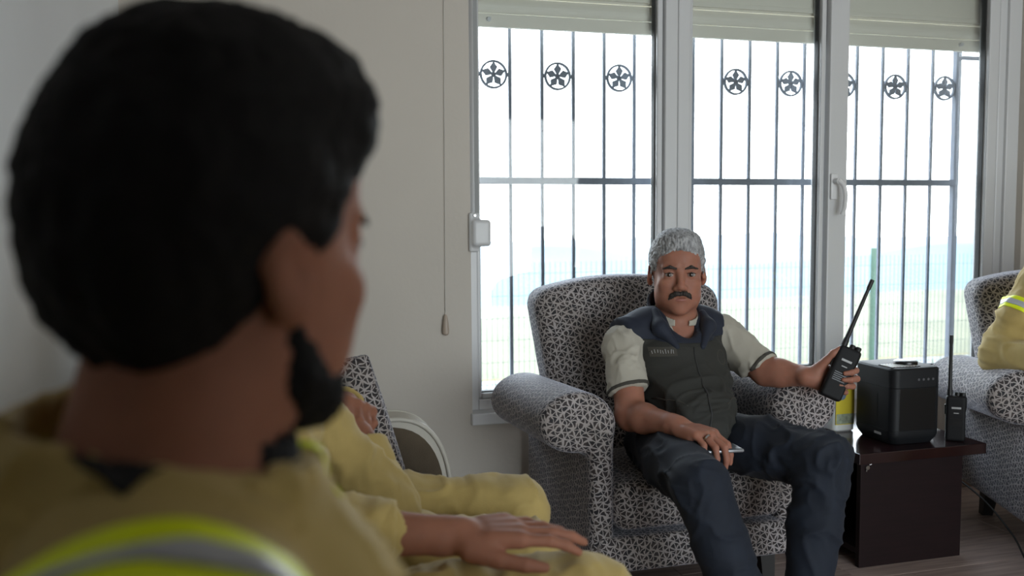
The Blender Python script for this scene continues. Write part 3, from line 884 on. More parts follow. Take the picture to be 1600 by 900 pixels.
# ================================================================== people
def head_frame(face, up=(0, 0, 1)):
    y = -np.array(face, float); y /= np.linalg.norm(y)
    z = np.array(up, float); z -= y*(z@y); z /= np.linalg.norm(z)
    return np.stack([np.cross(y, z), y, z], 1)      # x = the person's left, -y = where the face looks
def Rx(a): c, s = math.cos(R(a)), math.sin(R(a)); return np.array([[1, 0, 0], [0, c, -s], [0, s, c]])
def Ry(a): c, s = math.cos(R(a)), math.sin(R(a)); return np.array([[c, 0, s], [0, 1, 0], [-s, 0, c]])
def Rz(a): c, s = math.cos(R(a)), math.sin(R(a)); return np.array([[c, -s, 0], [s, c, 0], [0, 0, 1]])

def add_head(f, pos, Mh, s=1.0):
    f.frame(pos, Mh, s)
    f.ell((0, .014, .036), (.074, .096, .080), k=.01)
    f.ell((0, -.022, -.022), (.062, .066, .082), k=.03)
    f.ell((0, -.030, -.074), (.050, .052, .040), k=.03)
    f.ell((0, -.070, -.099), (.022, .019, .016), k=.022)
    f.ell((0, -.060, .052), (.052, .034, .036), k=.03)
    for m in (-1, 1):
        f.ell((m*.040, -.064, -.024), (.021, .020, .017), k=.022)
        f.cone((m*.012, -.089, .026), (m*.042, -.077, .024), .0075, .0075, k=.012)
        f.ell((m*.051, -.012, -.060), (.012, .026, .032), k=.025)
        f.ell((m*.034, -.050, -.056), (.020, .025, .028), k=.025)
    for m in (-1, 1): f.ell((m*.0315, -.094, .004), (.0165, .016, .0115), k=.010, op='sub')
    for m in (-1, 1):
        f.ell((m*.0315, -.0745, .003), (.0165, .0145, .0135), k=.004)
        f.ell((m*.0315, -.0765, .0125), (.0180, .0135, .0058), Rx(14), k=.004)
        f.ell((m*.0315, -.0765, -.0075), (.0165, .0120, .0045), Rx(-14), k=.004)
    f.cone((0, -.082, .020), (0, -.104, -.026), .0078, .0105, k=.012)
    f.ell((0, -.108, -.032), (.0115, .0105, .0095), k=.008)
    for m in (-1, 1):
        f.ell((m*.0125, -.0975, -.036), (.0085, .0105, .0080), k=.006)
    for m in (-1, 1): f.ell((m*.0065, -.1045, -.0435), (.0035, .006, .0035), k=.003, op='sub')
    f.ell((0, -.070, -.062), (.032, .022, .028), k=.02)
    f.ell((0, -.0885, -.0575), (.0225, .0085, .0058), k=.006)
    f.ell((0, -.0875, -.0695), (.0190, .0085, .0068), k=.006)
    f.ell((0, -.100, -.0632), (.0230, .0115, .0016), k=.003, op='sub')
    for m in (-1, 1):
        Mr = Rz(m*24) @ Rx(-10)
        f.ell((m*.0795, .016, -.002), (.0065, .0175, .0300), Mr, k=.006)
        f.ell((m*.0765, .013, -.026), (.006, .009, .009), Mr, k=.006)
        f.ell((m*.0870, .012, .002), (.0060, .0100, .0175), Mr, k=.004, op='sub')
        f.ell((m*.0765, .000, -.006), (.0045, .005, .010), k=.004)
    f.frame()

def add_neck(f, pos, Mh, s, base, r0=.054, r1=.064):
    q = np.array(pos)+s*(Mh @ np.array((0, .022, -.055)))
    f.cone(q, base, r0*s, r1*s, k=.025)
    f.cone(np.array(pos)+s*(Mh @ np.array((0, -.012, -.085))), np.array(base)+s*(Mh @ np.array((0, -.03, 0))), .032*s, .030*s, k=.03)

def face_parts(root, pos, Mh, s, hair_mat, brow_m, moustache=False, beard=False, lips=True):
    pos = np.array(pos)
    W = lambda q: pos+s*(Mh @ np.array(q, float))
    for m in (-1, 1):
        f = Field().frame(pos, Mh, s); f.ell((m*.0315, -.0775, .0022), (.0135, .0150, .0078))
        V, F_ = f.mesh(.0018*s, 1); e = from_vf('eye', V, F_, M['eye'], root)
        f = Field().frame(pos, Mh, s); f.ell((m*.0315-.0012, -.0914, .0026), (.0062, .0020, .0060))
        V, F_ = f.mesh(.0012*s, 1); from_vf('iris', V, F_, M['iris'], e)
        f = Field().frame(pos, Mh, s)
        f.chain([(m*.013, -.0955, .0205), (m*.030, -.0945, .0255), (m*.050, -.0825, .0195)], [.0034, .0046, .0026], k=.004)
        V, F_ = f.mesh(.0022*s, 1)
        V = displace(V, F_, lambda P, N: (vnoise(P*700, 5)-.5)*.0018)
        from_vf('eyebrow', V, F_, brow_m, root)
        f = Field().frame(pos, Mh, s); f.chain([(m*.0185, -.0880, .0062), (m*.031, -.0925, .0090), (m*.045, -.0850, .0056)], [.0010, .0015, .0011], k=.002)
        V, F_ = f.mesh(.0012*s, 0); from_vf('eyelash', V, F_, brow_m, root)
    if lips:
        f = Field().frame(pos, Mh, s); f.ell((0, -.0905, -.0695), (.0175, .0082, .0056))
        V, F_ = f.mesh(.002*s, 1); from_vf('lower_lip', V, F_, M['lip'], root)
    if moustache:
        f = Field().frame(pos, Mh, s)
        for m in (-1, 1): f.chain([(0, -.0965, -.0515), (m*.012, -.0965, -.0505), (m*.024, -.0905, -.0575), (m*.0335, -.0810, -.0700)], [.0050, .0070, .0062, .0026], k=.005)
        V, F_ = f.mesh(.002*s, 1)
        V = displace(V, F_, lambda P, N: (vnoise(P*500, 9)-.5)*.004)
        from_vf('moustache', V, F_, brow_m, root)

def hair_field(pos, Mh, s, grow=.008, top=.0, tuft=0.0, nape=-.06, side=.0):
    f = Field().frame(pos, Mh, s)
    g = grow
    f.ell((0, .016, .038), (.074+g*.7, .096+g, .080+g), k=.01)
    f.ell((0, .000, .060+top), (.066+g*.5, .088+g, .058+g), k=.03)
    f.ell((0, .058, -.012), (.054+g*.4, .048+g*.5, .060), k=.03)
    if tuft:
        f.chain([(-.045, -.064, .088), (0, -.078, .098), (.045, -.064, .088)], [.020, .024, .020], k=.03)
        f.chain([(-.03, -.078, .099), (.0, -.090, .102), (.03, -.078, .099)], [.015, .018, .015], k=.02)
        f.ell((0, -.005, .116), (.058, .075, .030), k=.04)
    # open the face, the ears and the neck
    f.ell((0, -.105, -.030), (.078, .070, .098), k=.016, op='sub')
    f.ell((0, -.125, .008), (.060, .055, .076), k=.018, op='sub')
    f.ell((0, .185, -.105), (.14, .10, .10), k=.03, op='sub')
    for m in (-1, 1): f.ell((m*.078, -.075, .018), (.034, .034, .040), k=.016, op='sub')
    for m in (-1, 1):
        f.ell((m*.088, .004, -.012), (.026, .034, .040), k=.008, op='sub')
        f.ell((m*.085, -.035, -.055), (.05, .052, .055), k=.01, op='sub')
    f.clip((0, 0, nape), (0, -.18, -1))
    return f
def hair_mesh(name, root, f, h, material, amp, freq, seed, Mh):
    V, F_ = f.mesh(h, 2)
    Mi = np.array(Mh)
    def d(P, N):
        q = P @ Mi
        a = ridged(q*np.array((freq, freq*.35, freq*.6)), seed)-.5
        b_ = vnoise(q*freq*2.6, seed+1)-.5
        return amp*(a*1.0+b_*.7)
    V = displace(V, F_, d)
    return from_vf(name, V, F_, material, root)

def add_hand(f, w, d, n, t, s=1.0, curl=((10, 15, 10),)*4, spread=(6, 1, -4, -10), thumb=((.018, .030, -.010), (.048, .050, -.016), (.078, .056, -.020), (.100, .054, -.024)), k=.010):
    """w wrist, d along the fingers, n out of the back of the hand, t towards the thumb"""
    w = np.array(w, float); d = np.array(d, float); d /= np.linalg.norm(d)
    n = np.array(n, float); n -= d*(n@d); n /= np.linalg.norm(n)
    c = np.cross(d, n); t = c if c@np.array(t, float) > 0 else -c
    P = lambda a, b_, e=0: w+s*(d*a+t*b_+n*e)
    xs = (.031, .0105, -.0105, -.030); kl = (.090, .094, .088, .078)
    f.cone(P(-.02, 0), P(.012, 0), .026*s, .025*s, k=.012)
    for i in range(4):
        f.cone(P(.008, xs[i]*.55), P(kl[i], xs[i]), .0150*s, .0118*s, k=k)
        f.cone(P(kl[i]*.55, xs[i]*.8, .004), P(kl[i], xs[i], .002), .010*s, .0100*s, k=k)
    f.cone(P(.02, -.022, -.008), P(.06, -.028, -.008), .014*s, .013*s, k=k)
    L = ((.044, .026, .022), (.048, .030, .023), (.044, .028, .022), (.034, .021, .019))
    rr = ((.0098, .0090, .0082, .0066), (.0100, .0092, .0083, .0067), (.0096, .0088, .0079, .0064), (.0086, .0078, .0070, .0058))
    for i in range(4):
        p = P(kl[i], xs[i]); a = 0; sp = R(spread[i])
        cu = curl[i] if i < len(curl) else curl[-1]
        for j in range(3):
            a += R(cu[j])
            dd = (d*math.cos(sp)+t*math.sin(sp))*math.cos(a)-n*math.sin(a)
            q = p+s*L[i][j]*dd
            f.cone(p, q, rr[i][j]*s, rr[i][j+1]*s, k=.0045 if j else .006)
            p = q
    T = [P(*q) for q in thumb]
    f.cone(T[0], T[1], .0175*s, .0125*s, k=.012)
    f.cone(T[1], T[2], .0120*s, .0108*s, k=.004)
    f.cone(T[2], T[3], .0108*s, .0080*s, k=.004)

def folds(P, N, amp, freq, seed, axis=None, squeeze=1.0):
    """cloth creases: narrow ridges running across 'axis' over broad soft swells"""
    Q = P*freq
    if axis is not None:
        a = np.array(axis, float); a /= np.linalg.norm(a)
        Q = Q-np.outer(Q@a, a)*(1-squeeze)
    w = np.stack([vnoise(P*freq*.6, seed+7), vnoise(P*freq*.6, seed+8), vnoise(P*freq*.6, seed+9)], 1)*1.1
    r = ridged(Q+w, seed)
    r2_ = ridged(Q*1.9+w*1.7, seed+4)
    m = np.clip(vnoise(P*freq*.35, seed+11)*2-.5, 0, 1)
    return amp*(r**4*.9-.2)*(.35+.65*m)+amp*.45*(r2_**5-.12)*m+amp*.5*(vnoise(P*freq*.45, seed+3)-.5)

def band(name, VF, planes, off, material, parent, thick=.0012):
    """strip of tape cut out of a garment's surface by planes (point, outward normal)"""
    V, F_ = VF
    keep = np.ones(len(V), bool)
    for p, n in planes:
        n = np.array(n, float)/np.linalg.norm(n); keep &= ((V-np.array(p))@n) < .03
    fk = keep[F_].all(1); F2 = F_[fk]
    used = np.unique(F2); mp = np.full(len(V), -1); mp[used] = np.arange(len(used))
    N = vnormals(V, F_)
    bm = bmesh.new()
    vs = [bm.verts.new(V[i]+N[i]*off) for i in used]
    for q in mp[F2]:
        try: bm.faces.new([vs[i] for i in q])
        except ValueError: pass
    for p, n in planes:
        bmesh.ops.bisect_plane(bm, geom=bm.verts[:]+bm.edges[:]+bm.faces[:], plane_co=p, plane_no=Vector(n).normalized(), clear_outer=True)
    me = bpy.data.meshes.new(name); bm.to_mesh(me); bm.free()
    o = link(name, me, material, parent, True)
    md = o.modifiers.new('thickness', 'SOLIDIFY'); md.thickness = thick; md.offset = 1
    return o

def shoe(root, ankle, toe_dir, material):
    a = np.array(ankle, float); d = np.array((toe_dir[0], toe_dir[1], 0.0)); d /= np.linalg.norm(d)
    heel = a-d*.045; heel[2] = .045
    f = Field()
    f.chain([heel, (a[0]+d[0]*.06, a[1]+d[1]*.06, .055), (a[0]+d[0]*.17, a[1]+d[1]*.17, .036)], [.040, .046, .036], k=.03)
    f.cone((a[0], a[1], .08), (a[0], a[1], .12), .046, .044, k=.03)
    f.clip((0, 0, .003), (0, 0, -1))
    V, F_ = f.mesh(.007, 1); from_vf('shoe', V, F_, material, root)
# ------------------------------------------------------------------ man in the armchair
def man_in_vest():
    root = tag(empty('person', (1.245, 2.45, 0)), 'person with grey hair and moustache in dark vest, holding up a radio', 'person')
    hp, hs = (1.268, 2.60, .946), 1.04
    Mh = head_frame((-.33, -.94, .0))
    neck = (1.277, 2.625, .785)
    shR, elR, wrR = (1.092, 2.60, .733), (1.052, 2.45, .550), (1.100, 2.245, .560)
    shL, elL, wrL = (1.43, 2.61, .745), (1.505, 2.475, .652), (1.580, 2.345, .650)
    f = Field()
    add_head(f, hp, Mh, hs); add_neck(f, hp, Mh, hs, neck)
    f.ell((1.262, 2.59, .66), (.125, .085, .13), k=.05)
    f.ell((1.25, 2.52, .52), (.12, .09, .12), k=.05)
    f.chain([neck, (1.20, 2.62, .765), shR], [.05, .048, .05], k=.03); f.chain([neck, (1.35, 2.62, .765), shL], [.05, .048, .05], k=.03)
    f.chain([shR, elR], [.05, .043], k=.03)
    f.chain([elR, tuple(np.array(elR)*.7+np.array(wrR)*.3), wrR], [.042, .041, .0275], k=.02)
    f.chain([shL, elL], [.05, .043], k=.03)
    f.chain([elL, tuple(np.array(elL)*.7+np.array(wrL)*.3), wrL], [.042, .040, .0275], k=.02)
    # right hand lies on the phone, fingers over its edge
    add_hand(f, wrR, (.46, -.86, -.10), (.05, .0, 1), (1, .3, 0), 1.04,
             curl=((24, 40, 20), (26, 44, 22), (28, 44, 22), (30, 42, 20)), spread=(6, 2, -3, -9),
             thumb=((.018, .030, -.012), (.045, .050, -.024), (.070, .062, -.030), (.092, .066, -.032)))
    # left hand closes around the radio from behind
    add_hand(f, wrL, (.93, -.25, -.06), (.10, 1, .05), (-.1, 0, 1), 1.0,
             curl=((62, 72, 40), (66, 74, 40), (68, 74, 40), (70, 72, 40)), spread=(10, 2, -6, -14),
             thumb=((.014, .028, -.006), (.030, .054, -.016), (.046, .078, -.024), (.062, .094, -.028)))
    V, F_ = f.mesh(.0032, 1)
    from_vf('body', V, F_, M['skin'], root)
    face_parts(root, hp, Mh, hs, M['hair_grey'], M['brow'], moustache=True)
    hf = hair_field(hp, Mh, hs, grow=.006, nape=-.05)
    hf.ell((0, -.035, .104), (.055, .060, .022), k=.03)
    rg_ = random.Random(3)
    for k_ in range(17):
        x = -.052+.0065*k_; u = abs(x)/.052
        hf.cone((x*.9, -.074+.03*u*u, .098-.012*u), (x+rg_.uniform(-.005, .005), -.090+.038*u*u, .079-.020*u**2.5+rg_.uniform(-.004, .004)), .0065, .0022, k=.005)
    for m in (-1, 1):
        for k_ in range(4): hf.cone((m*.074, -.012-.008*k_, .04), (m*(.0765-.0022*k_), -.012-.0085*k_, .0+.010*k_), .0050, .0018, k=.004)
    hair_mesh('hair', root, hf, .0028, M['hair_grey'], .0045, 190, 3, Mh)
    # polo shirt
    f = Field()
    f.ell((1.262, 2.59, .66), (.135, .095, .14), k=.05)
    f.chain([neck, shR], [.052, .056], k=.03); f.chain([neck, shL], [.052, .056], k=.03)
    eR = np.array(shR)+(np.array(elR)-np.array(shR))*.67; eL = np.array(shL)+(np.array(elL)-np.array(shL))*.95
    f.cone(shR, np.array(shR)+(np.array(elR)-np.array(shR))*.9, .056, .061, k=.03)
    f.cone(shL, np.array(shL)+(np.array(elL)-np.array(shL))*1.1, .062, .056, k=.03)
    dR = np.array(elR)-np.array(shR); dL = np.array(elL)-np.array(shL)
    f.ell((1.265, 2.525, .80), (.036, .065, .085), k=.006, op='sub')
    f.clip(eR, dR+np.array((.06, -.0, -.06))); f.clip(eL, dL)
    V, F_ = f.mesh(.0055, 2); V = displace(V, F_, lambda P, N: folds(P, N, .009, 24, 4, (0, 0, 1), .6))
    from_vf('shirt', V, F_, M['shirt'], root)
    nR = (dR+np.array((.06, 0, -.06))); nR /= np.linalg.norm(nR); nL = dL/np.linalg.norm(dL)
    band('sleeve_trim', (V, F_), [(eR-nR*.002, nR), (eR-nR*.012, -nR), (np.array((1.2, 2.5, .7)), (1, 0, 0))], .0008, M['trim'], root)
    band('sleeve_trim', (V, F_), [(eL-nL*.002, nL), (eL-nL*.012, -nL), (np.array((1.3, 2.5, .7)), (-1, 0, 0))], .0008, M['trim'], root)
    f = Field()     # shirt collar
    f.cone((1.273, 2.612, .785), (1.268, 2.605, .835), .074, .066, k=.01)
    f.cone((1.273, 2.612, .78), (1.268, 2.605, .86), .068, .060, k=.003, op='sub')
    f.box((1.245, 2.50, .84), (.020, .10, .09), .004, rot=Rz(-18), k=.004, op='sub')
    f.clip((1.268, 2.605, .838), (0, -.5, 1)); f.clip((0, 0, .79), (0, 0, -1))
    V, F_ = f.mesh(.003, 1); from_vf('shirt_collar', V, F_, M['shirt'], root)
    # vest: navy yoke above, olive body below
    f = Field()
    f.ell((1.262, 2.575, .66), (.158, .118, .135), k=.05)
    f.ell((1.255, 2.49, .545), (.155, .135, .125), k=.06)
    f.ell((1.25, 2.46, .50), (.160, .130, .085), k=.05)
    f.chain([neck, (1.18, 2.62, .770), (1.07, 2.61, .745)], [.070, .066, .062], k=.03)
    f.chain([neck, (1.36, 2.62, .770), (1.45, 2.62, .745)], [.070, .066, .060], k=.03)
    f.box((1.245, 2.46, .44), (.2, .2, .03), .01, k=.01, op='sub')
    aR = np.array((1.085, 2.60, .69)); aL = np.array((1.44, 2.61, .69))
    f.clip((1.092, 2.60, .74), (-1, -.25, -.16)); f.clip((1.415, 2.60, .74), (1, -.25, -.10))
    # open neck
    f.ell((1.262, 2.545, .815), (.046, .075, .075), k=.01, op='sub')
    f.ell((1.272, 2.60, .85), (.066, .066, .08), k=.01, op='sub')
    V, F_ = f.mesh(.005, 2); V = displace(V, F_, lambda P, N: folds(P, N, .018, 13, 8, (1, 0, .3), .45)*np.clip((.72-P[:, 2])/.1, .25, 1))
    VF = (V, F_)
    up = np.array((0, -.18, 1.0))
    yp = np.array((1.26, 2.46, .742))
    band('vest_body', VF, [(yp, up)], .0, M['olive'], root, .002)
    band('vest_yoke', VF, [(yp, -up)], .0, M['navy'], root, .003)
    f = Field()     # stand collar
    f.cone((1.278, 2.618, .775), (1.270, 2.612, .86), .096, .088, k=.01)
    f.cone((1.278, 2.618, .77), (1.270, 2.612, .88), .086, .078, k=.003, op='sub')
    f.box((1.235, 2.48, .84), (.040, .13, .12), .004, rot=Rz(-20), k=.006, op='sub')
    f.clip((1.27, 2.612, .842), (0, -.75, 1)); f.clip((0, 0, .775), (0, 0, -1))
    V2, F2 = f.mesh(.0035, 1); from_vf('vest_collar', V2, F2, M['navy'], root)
    for pts, rs in (([(1.188, 2.585, .835), (1.180, 2.53, .79), (1.215, 2.485, .735)], [.012, .022, .010]), ([(1.342, 2.575, .825), (1.340, 2.53, .79), (1.292, 2.475, .735)], [.012, .020, .010])):
        f = Field(); f.chain(pts, rs, k=.02); V2, F2 = f.mesh(.0045, 2)
        from_vf('lapel', V2, F2, M['navy'], root)
    bv = BVHTree.FromPolygons([tuple(v) for v in V], [tuple(q) for q in F_])
    def on(x, z, off=.002, y0=2.0):
        h = bv.ray_cast(Vector((x, y0, z)), Vector((0, 1, 0)))
        return h[0]+h[1]*off if h[0] else Vector((x, 2.45, z))
    pts = [on(1.262-.02*i/14, .735-.235*i/14) for i in range(15)]
    B().tube(pts, .0028, 6).build('zipper', M['gasket'], root, smooth=True)
    for px in (-1, 1):
        pts = [on(1.25+px*(.06+.05*i/8), .585+.012*math.sin(i/8*3.1), .0015) for i in range(9)]
        B().tube(pts, .0022, 6).build('pocket_seam', M['trim'], root, smooth=True)
    # name tape on the chest: outlined patch with embroidered strokes
    o = B(); nx, nz = 8, 3
    g = [[on(1.140+.070*i/nx, .708+.026*j/nz+.004*i/nx, .0024) for j in range(nz+1)] for i in range(nx+1)]
    vs = [[o.bm.verts.new(p) for p in c] for c in g]
    for i in range(nx):
        for j in range(nz): o.bm.faces.new((vs[i][j], vs[i+1][j], vs[i+1][j+1], vs[i][j+1]))
    nt_ = o.build('name_tape', M['trim'], root)
    o = B()
    rg_ = random.Random(8)
    for a in range(9):
        x = 1.147+a*.0066; z0 = .715+rg_.uniform(0, .004); z1 = .728-rg_.uniform(0, .004)
        o.tube([on(x, z0+.004*(x-1.14)/.07, .003), on(x+rg_.uniform(-.0015, .0025), z1+.004*(x-1.14)/.07, .003)], .0009, 5)
    o.build('embroidery', M['radio_text'], nt_)
    B().tube([on(1.358+.016*math.cos(2*math.pi*i/18), .700+.021*math.sin(2*math.pi*i/18), .001) for i in range(19)], .0016, 6).build('chest_emblem', M['trim'], root, smooth=True)
    # trousers
    f = Field()
    hipR, hipL, knR, knL = (1.155, 2.49, .455), (1.335, 2.50, .455), (1.062, 2.045, .460), (1.462, 2.115, .472)
    anR, anL = (1.175, 1.955, .085), (1.36, 2.035, .085)
    f.ell((1.245, 2.52, .455), (.165, .13, .085), k=.04)
    f.chain([hipR, tuple(np.array(hipR)*.5+np.array(knR)*.5), knR], [.088, .082, .070], k=.03)
    f.chain([hipL, tuple(np.array(hipL)*.5+np.array(knL)*.5), knL], [.088, .082, .070], k=.03)
    f.chain([knR, tuple(np.array(knR)*.6+np.array(anR)*.4), anR], [.070, .066, .058], k=.02)
    f.chain([knL, tuple(np.array(knL)*.6+np.array(anL)*.4), anL], [.070, .066, .058], k=.02)
    f.clip((0, 0, .075), (0, 0, -1))
    V, F_ = f.mesh(.006, 2); V = displace(V, F_, lambda P, N: folds(P, N, .014, 17, 21, (.2, 1, 0), .5))
    from_vf('trousers', V, F_, M['jeans'], root)
    shoe(root, anR, (.1, -1), M['black_leg']); shoe(root, anL, (.2, -1), M['black_leg'])
    # ring
    B().lathe([(.0108, -.002), (.0116, -.002), (.0116, .002), (.0108, .002)], (0, 0, 0), 16, M=Matrix.Translation(RINGP) @ Vector((.42, -.70, -.55)).to_track_quat('Z', 'Y').to_matrix().to_4x4()).build('finger_ring', M['chrome'], root, smooth='auto')
    return root
RINGP = Vector((1.134, 2.142, .548))
manA = man_in_vest()
ph = tag(empty('mobile_phone', (1.158, 2.15, .518)), 'silver edged mobile phone under the hand on the dark trousers', 'phone')
pm = Matrix.Translation((1.158, 2.165, .512)) @ Matrix.Rotation(R(-6), 4, 'Z') @ Matrix.Rotation(R(-1), 4, 'X')
B().box((-.077, -.037, -.0045), (.077, .037, .0045), .004, M=pm).build('phone_case', M['phone'], ph, smooth='auto')
B().box((-.072, -.033, .0042), (.072, .033, .0052), .0004, M=pm).build('screen', M['screen'], ph)
rax = Vector((.42, .0, .86)).normalized(); rfr = Vector((-.38, -.92, .18)); rfr = (rfr-rax*rfr.dot(rax)).normalized()
rxx = (-rfr).cross(rax)
rd2.matrix_basis = Matrix(((rxx.x, -rfr.x, rax.x, 1.600), (rxx.y, -rfr.y, rax.y, 2.292), (rxx.z, -rfr.z, rax.z, .598), (0, 0, 0, 1))) @ Matrix.Scale(1.15, 4)

# ------------------------------------------------------------------ people in khaki work clothes
def lerp(a, b, t): return tuple(np.array(a)*(1-t)+np.array(b)*t)
def khaki_person(label, J, hands, hair_h=.007, body_h=.006, cloth_h=.008, sleeve=(1.02, 1.02), bands=True, seed=40):
    """seated figure in khaki: J holds the joints, hands the keyword sets for add_hand"""
    root = tag(empty('person', (J['pel'][0], J['pel'][1], 0)), label, 'person')
    Mh = head_frame(J['face'], J.get('up', (0, 0, 1))); hp, hs = J['head'], J.get('hs', 1.0)
    f = Field()
    add_head(f, hp, Mh, hs); add_neck(f, hp, Mh, hs, J['neck'])
    f.ell(lerp(J['neck'], J['pel'], .45), (.10, .11, .17), k=.05)
    for s in 'RL':
        f.chain([J['neck'], J['sh'+s]], [.05, .048], k=.03)
        f.chain([J['sh'+s], J['el'+s]], [.048, .042], k=.03)
        f.chain([J['el'+s], lerp(J['el'+s], J['wr'+s], .3), J['wr'+s]], [.041, .040, .0275], k=.02)
        if s in hands: add_hand(f, J['wr'+s], **hands[s])
    V, F_ = f.mesh(body_h, 1); from_vf('body', V, F_, M['skin_tan'], root)
    face_parts(root, hp, Mh, hs, M['hair_black'], M['brow'])
    hair_mesh('hair', root, hair_field(hp, Mh, hs, grow=.009, nape=-.06), hair_h, M['hair_black'], .008, 90, seed, Mh)
    # jacket
    f = Field()
    ch = lerp(J['neck'], J['pel'], .38); be = lerp(J['neck'], J['pel'], .8)
    ax = np.array(J['shL'])-np.array(J['shR']); ax[2] = 0; ax /= np.linalg.norm(ax)
    Mt = np.stack([ax, np.cross((0, 0, 1), ax), (0, 0, 1)], 1)
    f.ell(ch, (.165, .125, .19), Mt, k=.05); f.ell(be, (.16, .14, .16), Mt, k=.06)
    for s in 'RL':
        a = sleeve[0 if s == 'R' else 1]
        f.chain([J['neck'], lerp(J['neck'], J['sh'+s], .5), J['sh'+s]], [.068, .068, .068], k=.04)
        f.chain([J['sh'+s], lerp(J['sh'+s], J['el'+s], .5), J['el'+s]], [.069, .063, .058], k=.03)
        f.cone(J['el'+s], lerp(J['el'+s], J['wr'+s], a), .057, .046, k=.02)
    if 'extra' in J:
        for q in J['extra']: f.chain(*q, k=.03)
    f.ell(tuple(np.array(hp)+np.array((0, 0, -.10))), (.062, .064, .085), k=.01, op='sub')
    V, F_ = f.mesh(cloth_h, 2); V = displace(V, F_, lambda P, N: folds(P, N, .015, 17, seed, (0, 1, .3), .5))
    V = relax(V, F_, .5); jk = from_vf('jacket', V, F_, M['khaki'], root)
    for s in 'RL':
        a = sleeve[0 if s == 'R' else 1]
        d = np.array(J['wr'+s])-np.array(J['el'+s]); L = np.linalg.norm(d); d /= L
        c = np.array(J['el'+s])+d*L*a
        f = Field(); f.cone(c-d*.012, c+d*.022, .052, .050, k=.004).cone(c-d*.04, c+d*.09, .041, .040, k=.004, op='sub')
        f.clip(c+d*.030, d)
        V2, F2 = f.mesh(.005, 1); V2 = displace(V2, F2, lambda P, N: folds(P, N, .003, 30, seed+2)); from_vf('cuff', V2, F2, M['khaki'], root)
    if bands:
        for s in 'RL':
            d = np.array(J['el'+s])-np.array(J['sh'+s]); L = np.linalg.norm(d); d /= L
            c = np.array(J['sh'+s])+d*L*J.get('bandpos', .30); out = ax*(1 if s == 'L' else -1)
            gate = (np.array(J['sh'+s])-out*.10, -out)
            near = (c, -d)
            band('reflective_tape', (V, F_), [(c+d*.045, d), (c-d*.000, -d), gate], .0012, M['neon'], root)
            band('reflective_strip', (V, F_), [(c+d*.032, d), (c+d*.013, -d), gate], .0028, M['silver'], root)
    # trousers and shoes
    f = Field()
    f.ell(J['pel'], (.16, .15, .10), Mt, k=.04)
    for s in 'RL':
        f.chain([J['hip'+s], lerp(J['hip'+s], J['kn'+s], .5), J['kn'+s]], [.092, .084, .072], k=.03)
        f.chain([J['kn'+s], lerp(J['kn'+s], J['an'+s], .4), J['an'+s]], [.072, .068, .060], k=.02)
    f.clip((0, 0, .07), (0, 0, -1))
    V, F_ = f.mesh(cloth_h, 2); V = displace(V, F_, lambda P, N: folds(P, N, .017, 22, seed+5, (0, 1, 0), .35))
    V = relax(V, F_, .5); from_vf('trousers', V, F_, M['khaki'], root)
    for s in 'RL': shoe(root, J['an'+s], J['toe'], M['black_leg'])
    return root

# farther of the two on the sofa: hands clasped
p3 = khaki_person('person in khaki at the far sofa end with clasped hands', dict(
    head=(.03, 1.98, 1.06), face=(.98, .25, 0), neck=(-.03, 1.97, .90), pel=(-.02, 1.96, .50),
    shR=(.0, 1.80, .86), shL=(.0, 2.14, .86), elR=(.25, 1.79, .555), elL=(.16, 2.16, .62), wrR=(.212, 1.885, .675), wrL=(.197, 2.03, .715),
    hipR=(.05, 1.86, .46), hipL=(.05, 2.06, .46), knR=(.53, 1.78, .425), knL=(.565, 1.97, .465), anR=(.56, 1.80, .09), anL=(.57, 1.97, .09), toe=(1, 0)),
    dict(R=dict(d=(-.18, .62, .60), n=(.65, -.55, .45), t=(-.6, -.2, .5), curl=((55, 60, 30),)*4),
         L=dict(d=(.25, -.85, .10), n=(.45, .1, .9), t=(-.8, -.2, .3), curl=((40, 62, 40),)*4)), body_h=.0038, cloth_h=.007, sleeve=(.70, .8), seed=51)
# nearer of the two on the sofa: left hand on the knee
p2 = khaki_person('person in khaki with a bare left forearm, hand resting on one knee', dict(
    head=(.03, 1.26, 1.05), face=(.95, .30, 0), neck=(-.03, 1.25, .90), pel=(-.02, 1.24, .50),
    shR=(-.01, 1.08, .85), shL=(-.055, 1.38, .84), elR=(.10, 1.00, .64), elL=(.055, 1.40, .655), wrR=(.31, 1.06, .628), wrL=(.295, 1.36, .636),
    hipR=(.05, 1.14, .49), hipL=(.05, 1.34, .49), knR=(.52, 1.08, .50), knL=(.505, 1.345, .515), anR=(.52, 1.08, .09), anL=(.55, 1.35, .09), toe=(1, 0)),
    dict(R=dict(d=(1, .1, -.06), n=(0, 0, 1), t=(0, 1, 0)),
         L=dict(d=(1, -.10, .02), n=(.02, -.14, 1), t=(0, -1, -.1), s=1.05, curl=((6, 14, 14), (4, 12, 14), (6, 14, 14), (8, 16, 14)),
                spread=(2, 0, -2, -5), thumb=((.018, .030, -.010), (.056, .050, -.018), (.092, .060, -.024), (.120, .061, -.030)))),
    body_h=.0038, cloth_h=.007, sleeve=(.9, .50), bands=False, seed=61)
